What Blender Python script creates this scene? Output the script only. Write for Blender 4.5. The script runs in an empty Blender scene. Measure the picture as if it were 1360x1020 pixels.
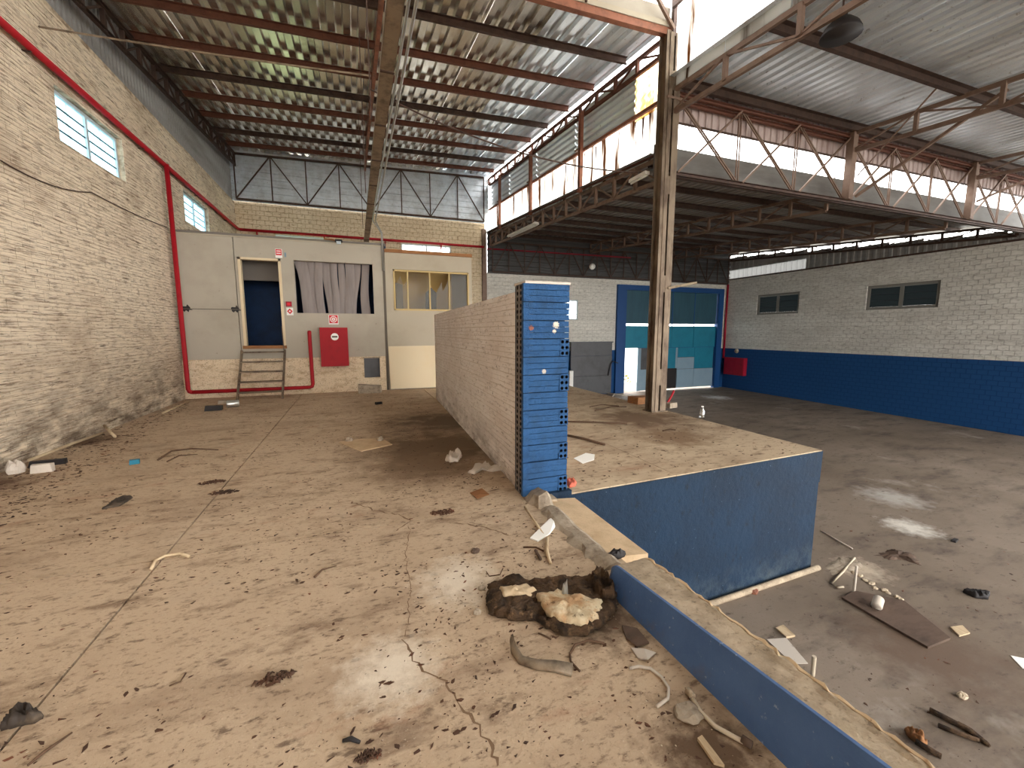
import bpy, math, random
import numpy as np
from mathutils import Vector, Matrix
random.seed(7)
RND = random.Random(11)
SC = bpy.context.scene
COL = SC.collection

# ------------------------------------------------------------------ camera
H = 1.5
FPX = 557.0
def _cam_axes():
    d = np.array([472 - 680, 510 - 440.0, -FPX]); d /= np.linalg.norm(d)
    up = np.array([0, FPX, 70.0]); up /= np.linalg.norm(up)
    right = np.cross(d, up)
    return np.array([right, d, up])
RW = _cam_axes()
cam_d = bpy.data.cameras.new('camera'); cam = bpy.data.objects.new('camera', cam_d); COL.objects.link(cam)
cam_d.sensor_width = 36; cam_d.lens = FPX / 1360 * 36; cam_d.clip_start = .02; cam_d.clip_end = 500
m = Matrix.Identity(4)
for i in range(3):
    for j in range(3): m[i][j] = float(RW[i][j])
m[2][3] = H
cam.matrix_world = m
SC.camera = cam
def _ray(px, py): return RW @ np.array([px - 680, 510 - py, -FPX])
def fl(px, py, z=0.0):          # point of a horizontal surface
    r = _ray(px, py); t = (z - H) / r[2]; p = r * t; return Vector((float(p[0]), float(p[1]), z))
def pxy(P):
    c = RW.T @ (np.array(P) - np.array([0, 0, H]))
    if c[2] > -.05: return None
    return 680 + FPX * c[0] / -c[2], 510 - FPX * c[1] / -c[2], -c[2]

# ------------------------------------------------------------------ world, exposure
w = bpy.data.worlds.new('sky'); SC.world = w; w.use_nodes = True
bg = w.node_tree.nodes['Background']; bg.inputs[0].default_value = (1, .99, .97, 1); bg.inputs[1].default_value = 3.4
SC.view_settings.view_transform = 'Standard'; SC.view_settings.look = 'None'
SC.view_settings.gamma = 1; SC.view_settings.use_curve_mapping = False
SC.view_settings.exposure = 1.5
SC.cycles.max_bounces = 10; SC.cycles.diffuse_bounces = 6; SC.cycles.transparent_max_bounces = 12
SC.cycles.sample_clamp_indirect = 8

# ------------------------------------------------------------------ materials
def lin(c):
    c = c / 255
    return c / 12.92 if c <= .04045 else ((c + .055) / 1.055) ** 2.4
def C(r, g, b): return (lin(r), lin(g), lin(b), 1)
class NT:
    def __init__(s, name):
        s.m = bpy.data.materials.new(name); s.m.use_nodes = True; s.t = s.m.node_tree
        s.b = s.t.nodes['Principled BSDF']; s.out = s.t.nodes['Material Output']
        s.pos = s.n('ShaderNodeNewGeometry').outputs['Position']
    def n(s, k, **kw):
        x = s.t.nodes.new(k)
        for a, v in kw.items(): setattr(x, a, v)
        return x
    def l(s, a, b): s.t.links.new(a, b)
    def math(s, op, a, b=None):
        x = s.n('ShaderNodeMath', operation=op)
        for i, v in enumerate((a, b)):
            if v is None: continue
            if isinstance(v, (int, float)): x.inputs[i].default_value = v
            else: s.l(v, x.inputs[i])
        return x.outputs[0]
    def maprange(s, v, lo, hi):
        x = s.n('ShaderNodeMapRange'); s.l(v, x.inputs[0]); x.inputs[1].default_value = lo; x.inputs[2].default_value = hi
        return x.outputs[0]
    def noise(s, scale, detail=4, rough=.6, dist=0, off=(0, 0, 0)):
        mp = s.n('ShaderNodeMapping'); s.l(s.pos, mp.inputs[0])
        sc = scale if isinstance(scale, tuple) else (scale,) * 3
        mp.inputs['Scale'].default_value = sc; mp.inputs['Location'].default_value = off
        x = s.n('ShaderNodeTexNoise'); s.l(mp.outputs[0], x.inputs['Vector']); x.inputs['Scale'].default_value = 1
        x.inputs['Detail'].default_value = detail; x.inputs['Roughness'].default_value = rough; x.inputs['Distortion'].default_value = dist
        return x.outputs['Fac']
    def axis(s, k):
        x = s.n('ShaderNodeSeparateXYZ'); s.l(s.pos, x.inputs[0]); return x.outputs[k]
    def mix(s, fac, a, b):
        x = s.n('ShaderNodeMix', data_type='RGBA')
        if isinstance(fac, (int, float)): x.inputs[0].default_value = fac
        else: s.l(fac, x.inputs[0])
        for v, i in ((a, 6), (b, 7)):
            if isinstance(v, tuple): x.inputs[i].default_value = v
            else: s.l(v, x.inputs[i])
        return x.outputs[2]
def M(name, col, rough=.8, metal=0., layers=(), bump=None, spots=(), spec=.3, band=None):
    """layers: dict(s=scale, lo, hi, c=colour, f=strength, zr=(z0,z1) fade) noise stains laid over the base colour"""
    T = NT(name); cur = col
    if band:                                       # painted dado: other colour below a height
        axis, h, bc = band
        wob = T.math('MULTIPLY', T.noise(6, 2), .03)
        fac = T.maprange(T.math('ADD', T.axis(2), wob), h + .012, h + .018)
        cur = T.mix(fac, bc, col)
    for i, L in enumerate(layers):
        f = T.maprange(T.noise(L['s'], L.get('d', 5), L.get('r', .65), L.get('w', 0), (i * 13.7, i * 5.1, i * 3.3)), L['lo'], L['hi'])
        if 'zr' in L: f = T.math('MULTIPLY', f, T.maprange(T.axis(2), *L['zr']))
        if 'ar' in L: f = T.math('MULTIPLY', f, T.maprange(T.axis(L['ar'][0]), *L['ar'][1:]))
        f = T.math('MULTIPLY', f, L.get('f', 1.0))
        cur = T.mix(f, cur, L['c'])
    for (p, r, c, k) in spots:                     # stain of its own place and shape
        d = T.n('ShaderNodeVectorMath', operation='DISTANCE'); T.l(T.pos, d.inputs[0]); d.inputs[1].default_value = p
        dd = T.math('ADD', d.outputs['Value'], T.math('MULTIPLY', T.math('SUBTRACT', T.noise(3.5 / r, 5), .5), r * 1.6))
        f = T.math('MULTIPLY', T.maprange(dd, r, r * k), 1.0)
        cur = T.mix(f, cur, c)
    if isinstance(cur, tuple): T.b.inputs['Base Color'].default_value = cur
    else: T.l(cur, T.b.inputs['Base Color'])
    T.b.inputs['Roughness'].default_value = rough; T.b.inputs['Metallic'].default_value = metal
    T.b.inputs['Specular IOR Level'].default_value = spec
    if bump:
        hgt = T.noise(bump[0], 6, .7)
        bp = T.n('ShaderNodeBump'); bp.inputs['Distance'].default_value = bump[1]; bp.inputs['Strength'].default_value = 1
        T.l(hgt, bp.inputs['Height']); T.l(bp.outputs[0], T.b.inputs['Normal'])
    return T.m
def M_brickpaint(name, col, mortar, layers=(), rot=None, band=None, bw=.25, bh=.155, c2=None):
    """far brick walls: courses too small to pick apart"""
    T = NT(name)
    cx = T.n('ShaderNodeCombineXYZ'); T.l(T.axis(0 if rot == 'x' else 1), cx.inputs[0]); T.l(T.axis(2), cx.inputs[1])
    bt = T.n('ShaderNodeTexBrick'); T.l(cx.outputs[0], bt.inputs['Vector'])
    bt.inputs['Scale'].default_value = 1; bt.inputs['Brick Width'].default_value = bw; bt.inputs['Row Height'].default_value = bh
    bt.inputs['Mortar Size'].default_value = .009; bt.inputs['Mortar Smooth'].default_value = .4
    bt.inputs['Color1'].default_value = col; bt.inputs['Color2'].default_value = c2 or col; bt.inputs['Mortar'].default_value = mortar
    cur = bt.outputs['Color']
    if band:
        bb = T.n('ShaderNodeTexBrick'); T.l(cx.outputs[0], bb.inputs['Vector'])
        for k in ('Scale', 'Brick Width', 'Row Height', 'Mortar Size', 'Mortar Smooth'): bb.inputs[k].default_value = bt.inputs[k].default_value
        bb.inputs['Color1'].default_value = band[1]; bb.inputs['Color2'].default_value = band[1]; bb.inputs['Mortar'].default_value = band[2]
        cur = T.mix(T.maprange(T.axis(2), band[0] - .005, band[0] + .005), bb.outputs['Color'], cur)
    for i, L in enumerate(layers):
        f = T.maprange(T.noise(L['s'], 5, .65, 0, (i * 13.7, i * 5.1, i * 3.3)), L['lo'], L['hi'])
        if 'zr' in L: f = T.math('MULTIPLY', f, T.maprange(T.axis(2), *L['zr']))
        cur = T.mix(T.math('MULTIPLY', f, L.get('f', 1.0)), cur, L['c'])
    T.l(cur, T.b.inputs['Base Color']); T.b.inputs['Roughness'].default_value = .85; T.b.inputs['Specular IOR Level'].default_value = .2
    bp = T.n('ShaderNodeBump'); bp.inputs['Distance'].default_value = .007
    hh = T.math('SUBTRACT', T.math('MULTIPLY', T.noise(14, 4), .6), bt.outputs['Fac'])
    T.l(hh, bp.inputs['Height']); T.l(bp.outputs[0], T.b.inputs['Normal'])
    return T.m
def M_panel(name, col, clear=.5, streak=None, rough=.5):
    """translucent sheet / frosted pane: daylight comes through it"""
    T = NT(name); T.t.nodes.remove(T.b)
    tr = T.n('ShaderNodeBsdfTranslucent'); tp = T.n('ShaderNodeBsdfTransparent'); df = T.n('ShaderNodeBsdfDiffuse')
    c = col
    if streak:
        f = T.maprange(T.noise(streak[1], 5, .6), streak[2], streak[3]); c = T.mix(f, col, streak[0])
    for n in (tr, tp, df):
        if isinstance(c, tuple): n.inputs['Color'].default_value = c
        else: T.l(c, n.inputs['Color'])
    m1 = T.n('ShaderNodeMixShader'); m1.inputs[0].default_value = clear; T.l(tr.outputs[0], m1.inputs[1]); T.l(tp.outputs[0], m1.inputs[2])
    m2 = T.n('ShaderNodeMixShader'); m2.inputs[0].default_value = .15; T.l(m1.outputs[0], m2.inputs[1]); T.l(df.outputs[0], m2.inputs[2])
    T.l(m2.outputs[0], T.out.inputs['Surface'])
    return T.m
def M_glass(name, col, refl=.12):
    T = NT(name); T.t.nodes.remove(T.b)
    tp = T.n('ShaderNodeBsdfTransparent'); tp.inputs[0].default_value = col
    gl = T.n('ShaderNodeBsdfGlossy'); gl.inputs['Roughness'].default_value = .08
    mx = T.n('ShaderNodeMixShader'); mx.inputs[0].default_value = refl
    T.l(tp.outputs[0], mx.inputs[1]); T.l(gl.outputs[0], mx.inputs[2]); T.l(mx.outputs[0], T.out.inputs['Surface'])
    return T.m

DIRT = C(70, 54, 40); DK = C(48, 38, 30)
mt = {}
mt['brick_cream'] = M('painted brick cream', C(232, 216, 192), .85, layers=[
    dict(s=(2, .7, 2), lo=.42, hi=.75, c=C(208, 188, 162), f=.55),
    dict(s=(9, 3, 44), lo=.50, hi=.66, c=C(150, 126, 102), f=.75),
    dict(s=(9, 5, 26), lo=.55, hi=.66, c=C(120, 98, 78), f=.7),
    dict(s=(9, 2.2, 34), lo=.59, hi=.68, c=C(80, 62, 48), f=.85),
    dict(s=(1.2, .8, 1.4), lo=.52, hi=.70, c=C(140, 114, 90), f=.5),
    dict(s=(3, 2, 5), lo=.40, hi=.62, c=C(86, 68, 52), f=.85, zr=(1.15, .1)),
    dict(s=18, lo=.63, hi=.70, c=C(66, 52, 42), f=.7)], bump=((24, 14, 60), .012))
mt['mortar_cream'] = M('dirty mortar', C(206, 186, 160), .9, layers=[dict(s=5, lo=.42, hi=.62, c=C(120, 98, 78), f=.85)], bump=(40, .004))
mt['brick_white'] = M('painted brick white', C(240, 234, 230), .85, layers=[
    dict(s=(1, 1, 2), lo=.42, hi=.75, c=C(206, 190, 178), f=.6),
    dict(s=(9, 7, 30), lo=.56, hi=.70, c=C(150, 132, 120), f=.7),
    dict(s=22, lo=.61, hi=.70, c=C(90, 74, 62), f=.8),
    dict(s=(3, 2, 5), lo=.4, hi=.62, c=C(110, 92, 76), f=.7, zr=(.5, .0))], bump=((24, 24, 60), .010))
mt['mortar_white'] = M('grey mortar', C(206, 194, 182), .9, bump=(40, .004))
BLUE = C(40, 92, 150); BLUED = C(24, 66, 120)
mt['brick_blue'] = M('painted brick blue', C(42, 86, 134), .7, layers=[
    dict(s=7, lo=.45, hi=.7, c=C(34, 68, 106), f=.8),
    dict(s=30, lo=.64, hi=.70, c=C(24, 50, 84), f=.8),
    dict(s=16, lo=.70, hi=.74, c=C(160, 176, 190), f=.8)], bump=((34, 34, 50), .022),
    spots=[((1.66, 3.35, 1.555), .035, C(232, 220, 200), .8), ((1.64, 3.35, 1.50), .02, C(232, 220, 200), .8), ((1.545, 3.35, 1.15), .022, C(190, 180, 170), .8), ((1.42, 3.35, 1.53), .025, C(150, 96, 80), .8)])
mt['pier_flank'] = M('shaded brick end', C(120, 112, 106), .9, layers=[dict(s=14, lo=.45, hi=.65, c=C(76, 74, 78), f=.8)])  # left side of the pier, its shade put into the colour
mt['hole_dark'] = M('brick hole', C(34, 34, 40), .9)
mt['blue_wall'] = M('blue wall paint', C(11, 40, 64), .7, layers=[
    dict(s=1.5, lo=.4, hi=.7, c=C(8, 29, 48), f=.8),
    dict(s=(10, 10, 6), lo=.58, hi=.70, c=C(6, 20, 34), f=.85),
    dict(s=26, lo=.69, hi=.73, c=C(150, 170, 190), f=.7),
    dict(s=5, lo=.45, hi=.7, c=C(90, 100, 104), f=.6, zr=(-1.2, -1.6))], bump=(14, .012))
mt['blue_curb'] = M('blue curb paint', C(78, 108, 154), .6, layers=[
    dict(s=2.5, lo=.4, hi=.7, c=C(58, 88, 134), f=.7),
    dict(s=30, lo=.64, hi=.71, c=C(170, 184, 204), f=.5),
    dict(s=8, lo=.5, hi=.7, c=C(96, 90, 80), f=.8, zr=(.09, .0))], bump=(30, .005))
mt['conc_top'] = M('raw concrete top', C(184, 166, 142), .95, layers=[
    dict(s=6, lo=.4, hi=.65, c=C(140, 124, 104), f=.8), dict(s=40, lo=.55, hi=.7, c=C(74, 62, 50), f=.6), dict(s=(2, 2, 2), lo=.55, hi=.75, c=C(150, 140, 112), f=.4)], bump=(40, .008))
mt['conc_pale'] = M('pale plaster slab', C(206, 180, 146), .9, layers=[
    dict(s=5, lo=.45, hi=.7, c=C(170, 142, 110), f=.7), dict(s=60, lo=.64, hi=.72, c=C(80, 62, 48), f=.8)], bump=(60, .003))
FLW = [dict(s=.55, lo=.35, hi=.7, c=C(172, 148, 122), f=.75),
       dict(s=(.9, 2.2, 1), lo=.50, hi=.72, c=C(140, 116, 94), f=.6),
       dict(s=(3, 7, 3), lo=.55, hi=.70, c=C(112, 88, 68), f=.7),
       dict(s=(9, 20, 9), lo=.57, hi=.68, c=C(84, 64, 50), f=.75),
       dict(s=(26, 50, 26), lo=.56, hi=.68, c=C(96, 74, 58), f=.6),
       dict(s=1.3, lo=.58, hi=.74, c=C(178, 162, 142), f=.5),
       dict(s=(1.2, 3, 1), lo=.62, hi=.75, c=C(140, 82, 56), f=.55),
       dict(s=55, lo=.60, hi=.72, c=C(90, 70, 54), f=.5),
       dict(s=90, lo=.64, hi=.72, c=C(226, 212, 190), f=.5)]
_G = C(108, 88, 68)
mt['floor'] = M('dusty warm concrete', C(196, 174, 148), .9, layers=FLW, bump=(26, .006), spots=[
    ((1.0, 5.3, 0), 1.25, C(112, 92, 72), .35), ((1.25, 6.9, 0), 1.2, C(108, 90, 72), .3), ((.7, 4.6, 0), .8, C(124, 102, 80), .3),
    ((-3.5, 5.4, 0), .55, C(104, 80, 60), .3), ((-3.5, 7.3, 0), .45, C(110, 86, 66), .3), (tuple(fl(520, 890)), .26, C(222, 208, 188), .2), (tuple(fl(610, 770)), .30, C(216, 202, 182), .2),
    ((1.12, 1.0, 0), .25, C(96, 76, 58), .3), ((1.15, 1.75, 0), .28, C(92, 74, 58), .3), ((-1.25, 1.55, 0), .12, C(168, 96, 66), .2), ((-2.0, 1.6, 0), .2, C(120, 72, 56), .3)])
mt['dock_top'] = M('dock top concrete', C(198, 178, 150), .9, layers=FLW[:4] + FLW[6:7], bump=(26, .005), spots=[
    ((4.6, 5.9, 0), 1.2, C(118, 94, 72), .3), ((4.2, 4.7, 0), .7, C(140, 114, 88), .3)])
mt['floor_low'] = M('dark grey concrete', C(134, 120, 106), .8, layers=[
    dict(s=.35, lo=.38, hi=.66, c=C(108, 94, 80), f=.9), dict(s=(1, 2.5, 1), lo=.5, hi=.7, c=C(78, 66, 58), f=.8),
    dict(s=(6, 12, 6), lo=.58, hi=.70, c=C(64, 52, 44), f=.7), dict(s=.8, lo=.62, hi=.75, c=C(178, 170, 160), f=.6),
    dict(s=50, lo=.60, hi=.72, c=C(74, 62, 54), f=.5)], bump=(22, .006), spots=[
    ((8.15, 3.75, -1.59), .42, C(206, 200, 190), .2), ((9.3, 4.6, -1.59), .6, C(170, 164, 156), .2), ((15.3, 14.4, -1.5), .7, C(206, 204, 200), .2),
    ((6.1, 3.25, -1.6), .35, C(186, 170, 150), .2), ((5.1, 2.1, -1.6), .8, C(104, 86, 72), .3)])
mt['brick_back'] = M_brickpaint('far painted brick', C(220, 202, 172), C(186, 162, 130), rot='x', layers=[
    dict(s=(1, 1, 2), lo=.4, hi=.7, c=C(190, 166, 132), f=.6), dict(s=(9, 9, 16), lo=.54, hi=.66, c=C(140, 112, 84), f=.75), dict(s=(6, 6, 22), lo=.62, hi=.72, c=C(86, 66, 48), f=.7)])
mt['brick_grey'] = M_brickpaint('far white brick', C(216, 214, 206), C(200, 197, 190), rot='y', band=(.62, C(26, 68, 116), C(22, 60, 104)), layers=[
    dict(s=(1, .6, 2), lo=.4, hi=.7, c=C(176, 172, 164), f=.6, zr=(.6, .63)), dict(s=(9, 7, 30), lo=.52, hi=.64, c=C(150, 144, 136), f=.6, zr=(.6, .63)), dict(s=(6, 4, 18), lo=.56, hi=.7, c=C(128, 122, 114), f=.6, zr=(.6, .7))])
mt['brick_grey_x'] = M_brickpaint('far white brick back', C(216, 212, 202), C(198, 194, 184), rot='x', band=(.62, C(26, 68, 116), C(22, 60, 104)), layers=[
    dict(s=(.6, 1, 2), lo=.4, hi=.7, c=C(176, 172, 164), f=.6, zr=(.6, .63)), dict(s=(7, 9, 30), lo=.52, hi=.64, c=C(150, 144, 136), f=.6, zr=(.6, .63)), dict(s=(4, 6, 18), lo=.56, hi=.7, c=C(128, 122, 114), f=.6, zr=(.6, .7))])
mt['sheet'] = M('galvanised sheet', C(222, 216, 206), .27, .85, layers=[
    dict(s=(3, .35, 3), lo=.4, hi=.7, c=C(168, 158, 144), f=.8), dict(s=(1.5, 1.5, 1.5), lo=.55, hi=.72, c=C(132, 114, 98), f=.7), dict(s=30, lo=.6, hi=.72, c=C(186, 184, 178), f=.5)], spec=.5)
mt['sheet_light'] = M('galvanised sheet daylit', C(230, 238, 244), .3, .55, layers=[
    dict(s=(3, .35, 3), lo=.45, hi=.7, c=C(186, 190, 192), f=.7), dict(s=12, lo=.62, hi=.72, c=C(130, 124, 118), f=.7)], spec=.5)  # paler, bluer copy of the galvanised sheet, daylight put into its colour
mt['sheet_dark'] = M('dark roof sheet', C(150, 148, 146), .6, .1, layers=[dict(s=(3, .4, 3), lo=.4, hi=.7, c=C(112, 108, 104), f=.8)])  # darker grey than the other sheets, with streaks
mt['sheet_gable'] = M('dark gable sheet', C(84, 84, 84), .6, .3, layers=[dict(s=(.5, 3, 3), lo=.4, hi=.7, c=C(60, 56, 54), f=.8)])
mt['flashing'] = M('grey flashing', C(112, 110, 106), .7, layers=[dict(s=(.8, 1, 4), lo=.4, hi=.7, c=C(84, 80, 76), f=.8)])
mt['sheet_pink'] = M('rusty pale sheet', C(196, 180, 176), .6, .2, layers=[dict(s=(6, 2, 2), lo=.45, hi=.7, c=C(150, 124, 118), f=.7)])
mt['rust'] = M('red oxide steel', C(108, 70, 56), .7, .2, layers=[dict(s=8, lo=.45, hi=.7, c=C(86, 54, 44), f=.8), dict(s=30, lo=.6, hi=.72, c=C(160, 104, 78), f=.5)])
mt['rust_bright'] = M('orange primer steel', C(150, 98, 76), .7, .1, layers=[dict(s=8, lo=.45, hi=.7, c=C(108, 72, 58), f=.8)])
mt['steel_dark'] = M('dark rusty steel', C(84, 66, 58), .65, .4, layers=[dict(s=8, lo=.45, hi=.7, c=C(56, 44, 40), f=.8)])
mt['steel_tan'] = M('tan primed steel', C(128, 106, 92), .65, .2, layers=[dict(s=6, lo=.45, hi=.7, c=C(104, 80, 66), f=.8)])
mt['column'] = M('weathered column steel', C(132, 116, 98), .6, .4, layers=[dict(s=(5, 5, 1.5), lo=.42, hi=.66, c=C(74, 58, 48), f=.9), dict(s=(9, 9, 2), lo=.6, hi=.72, c=C(150, 132, 110), f=.6)])
mt['red'] = M('fire red paint', C(160, 18, 30), .6, layers=[dict(s=10, lo=.5, hi=.75, c=C(132, 18, 30), f=.6)])
mt['red_dark'] = M('dull red paint', C(150, 20, 44), .55, layers=[dict(s=5, lo=.5, hi=.75, c=C(110, 18, 34), f=.6)])
mt['white'] = M('white paint', C(228, 226, 220), .6)
mt['panel'] = M('grey drywall panel', C(172, 163, 148), .8, layers=[dict(s=1.2, lo=.45, hi=.75, c=C(150, 140, 124), f=.6), dict(s=9, lo=.68, hi=.74, c=C(90, 78, 66), f=.6)])
mt['panel_cream'] = M('cream partition panel', C(176, 165, 146), .8, layers=[dict(s=1.2, lo=.45, hi=.75, c=C(158, 146, 126), f=.6)])
mt['ply_cream'] = M('cream board', C(214, 196, 164), .75, layers=[dict(s=1.5, lo=.5, hi=.75, c=C(214, 186, 142), f=.6)])
mt['brick_base'] = M('office base brick', C(222, 202, 172), .9, layers=[dict(s=(5, 5, 9), lo=.48, hi=.66, c=C(176, 146, 112), f=.7), dict(s=(34, 34, 46), lo=.54, hi=.66, c=C(120, 94, 70), f=.8)], bump=(40, .012))
mt['trim_dark'] = M('dark joint strip', C(96, 88, 78), .8)
mt['wood'] = M('old wood', C(150, 104, 66), .8, layers=[dict(s=(4, 30, 30), lo=.45, hi=.7, c=C(112, 72, 44), f=.8)])
mt['wood_pale'] = M('pale weathered wood', C(200, 178, 146), .85, layers=[dict(s=(20, 4, 20), lo=.45, hi=.7, c=C(150, 126, 96), f=.7)])
mt['wood_dark'] = M('dark wet plywood', C(96, 78, 66), .85, layers=[dict(s=(3, 8, 3), lo=.45, hi=.7, c=C(66, 52, 44), f=.8)])
mt['bark'] = M('rotten bark', C(92, 70, 50), .95, layers=[dict(s=9, lo=.42, hi=.62, c=C(44, 34, 26), f=.95), dict(s=24, lo=.55, hi=.7, c=C(140, 112, 82), f=.7)], bump=(30, .03))
mt['crust'] = M('pale cracked crust', C(206, 188, 156), .9, layers=[dict(s=9, lo=.45, hi=.6, c=C(176, 128, 82), f=.7), dict(s=30, lo=.58, hi=.68, c=C(90, 66, 46), f=.8)], bump=(30, .012))
mt['twig'] = M('brown twig', C(92, 70, 54), .9)
mt['litter'] = M('dry leaf litter', C(86, 60, 44), .9, layers=[dict(s=2.5, lo=.4, hi=.6, c=C(60, 46, 38), f=.9), dict(s=3.7, lo=.56, hi=.62, c=C(124, 78, 58), f=.8)])
mt['grit'] = M('pale grit', C(206, 190, 166), .9, layers=[dict(s=2, lo=.4, hi=.6, c=C(150, 130, 106), f=.9)])
mt['crack'] = M('dirt filled crack', C(122, 98, 76), .95)
mt['black'] = M('black plastic', C(40, 36, 36), .6)
mt['rubber'] = M('black rubber sheet', C(58, 50, 44), .7, layers=[dict(s=8, lo=.5, hi=.7, c=C(110, 94, 76), f=.7)])
mt['paper'] = M('white paper', C(244, 242, 236), .8)
mt['paper_grey'] = M('dusty paper', C(196, 186, 174), .9, layers=[dict(s=14, lo=.6, hi=.7, c=C(130, 118, 104), f=.7)])
mt['rag'] = M('dirty white rag', C(206, 194, 180), .95, bump=(30, .01))
mt['stone'] = M('grey concrete lump', C(168, 154, 136), .95, layers=[dict(s=12, lo=.45, hi=.7, c=C(112, 98, 84), f=.8)], bump=(30, .01))
mt['pvc'] = M('grey plastic', C(196, 182, 160), .6, layers=[dict(s=10, lo=.5, hi=.7, c=C(140, 120, 96), f=.7)])
mt['grey_metal'] = M('grey steel plate', C(84, 84, 86), .5, .3, layers=[dict(s=2, lo=.45, hi=.7, c=C(66, 64, 66), f=.7)])
mt['alu'] = M('galvanised conduit', C(190, 190, 186), .35, .8)
mt['tray'] = M('dusty cable tray', C(150, 134, 114), .6, .4, layers=[dict(s=8, lo=.45, hi=.7, c=C(84, 70, 58), f=.8)])
mt['office_blue'] = M('office navy wall', C(12, 46, 84), .6, layers=[dict(s=3, lo=.4, hi=.7, c=C(8, 30, 58), f=.7)])
mt['office_grey'] = M('office grey', C(120, 112, 104), .9)
mt['office_yellow'] = M('office ochre wall', C(222, 190, 128), .8)
mt['blind'] = M('grey fabric blind', C(140, 130, 126), .9, layers=[dict(s=(9, 9, 1), lo=.45, hi=.7, c=C(108, 98, 94), f=.5)])
mt['frame_yellow'] = M('ochre window frame', C(192, 166, 112), .6)
mt['frame_grey'] = M('grey window frame', C(120, 118, 112), .6)
mt['frame_white'] = M('pale window frame', C(186, 198, 204), .6)
mt['bar_dark'] = M('dark window bar', C(60, 64, 70), .6)
mt['door_teal'] = M('teal door panel', C(30, 116, 140), .5, layers=[dict(s=2, lo=.45, hi=.7, c=C(24, 98, 122), f=.6)])
mt['door_dark'] = M('slate door panel', C(44, 78, 92), .5, layers=[dict(s=(4, 4, .8), lo=.45, hi=.7, c=C(36, 62, 76), f=.6)])
mt['door_white'] = M('pale blue door panel', C(126, 148, 162), .6, layers=[dict(s=3, lo=.45, hi=.7, c=C(116, 140, 156), f=.6)])
mt['door_blue'] = M('blue door frame', C(22, 66, 118), .5)
mt['clere'] = M_panel('fibreglass panel', (.93, .93, .90, 1), .45, ((.13, .06, .018, 1), (3.2, 3.2, .4), .53, .64))
mt['clere_stain'] = M_panel('stained fibreglass', (.95, .86, .62, 1), .25, ((.62, .30, .08, 1), (1.6, 1.6, .3), .50, .62))
mt['pane_cyan'] = M_panel('frosted cyan pane', (.62, .84, .92, 1), .45)
mt['pane_white'] = M_panel('frosted white pane', (.92, .95, .95, 1), .45)
mt['pane_green'] = M_panel('frosted green pane', (.70, .82, .62, 1), .25)
mt['pane_dim'] = M_panel('dusty pane', (.05, .058, .06, 1), .1)
mt['glass'] = M_glass('dusty glass', (.74, .69, .58, 1), .012)
mt['gap_sheet'] = M_panel('translucent strip', (.10, .10, .098, 1), .10)
mt['ground'] = M('outside ground', C(172, 172, 166), .95, layers=[dict(s=.8, lo=.5, hi=.7, c=C(140, 140, 120), f=.6)])
mt['bottle'] = M_glass('clear plastic', (.86, .88, .88, 1), .3)
mt['tube_lit'] = M('fluorescent tube glass', C(240, 240, 236), .3)
mt['signred'] = M('sign red', C(206, 36, 48), .6)

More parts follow.
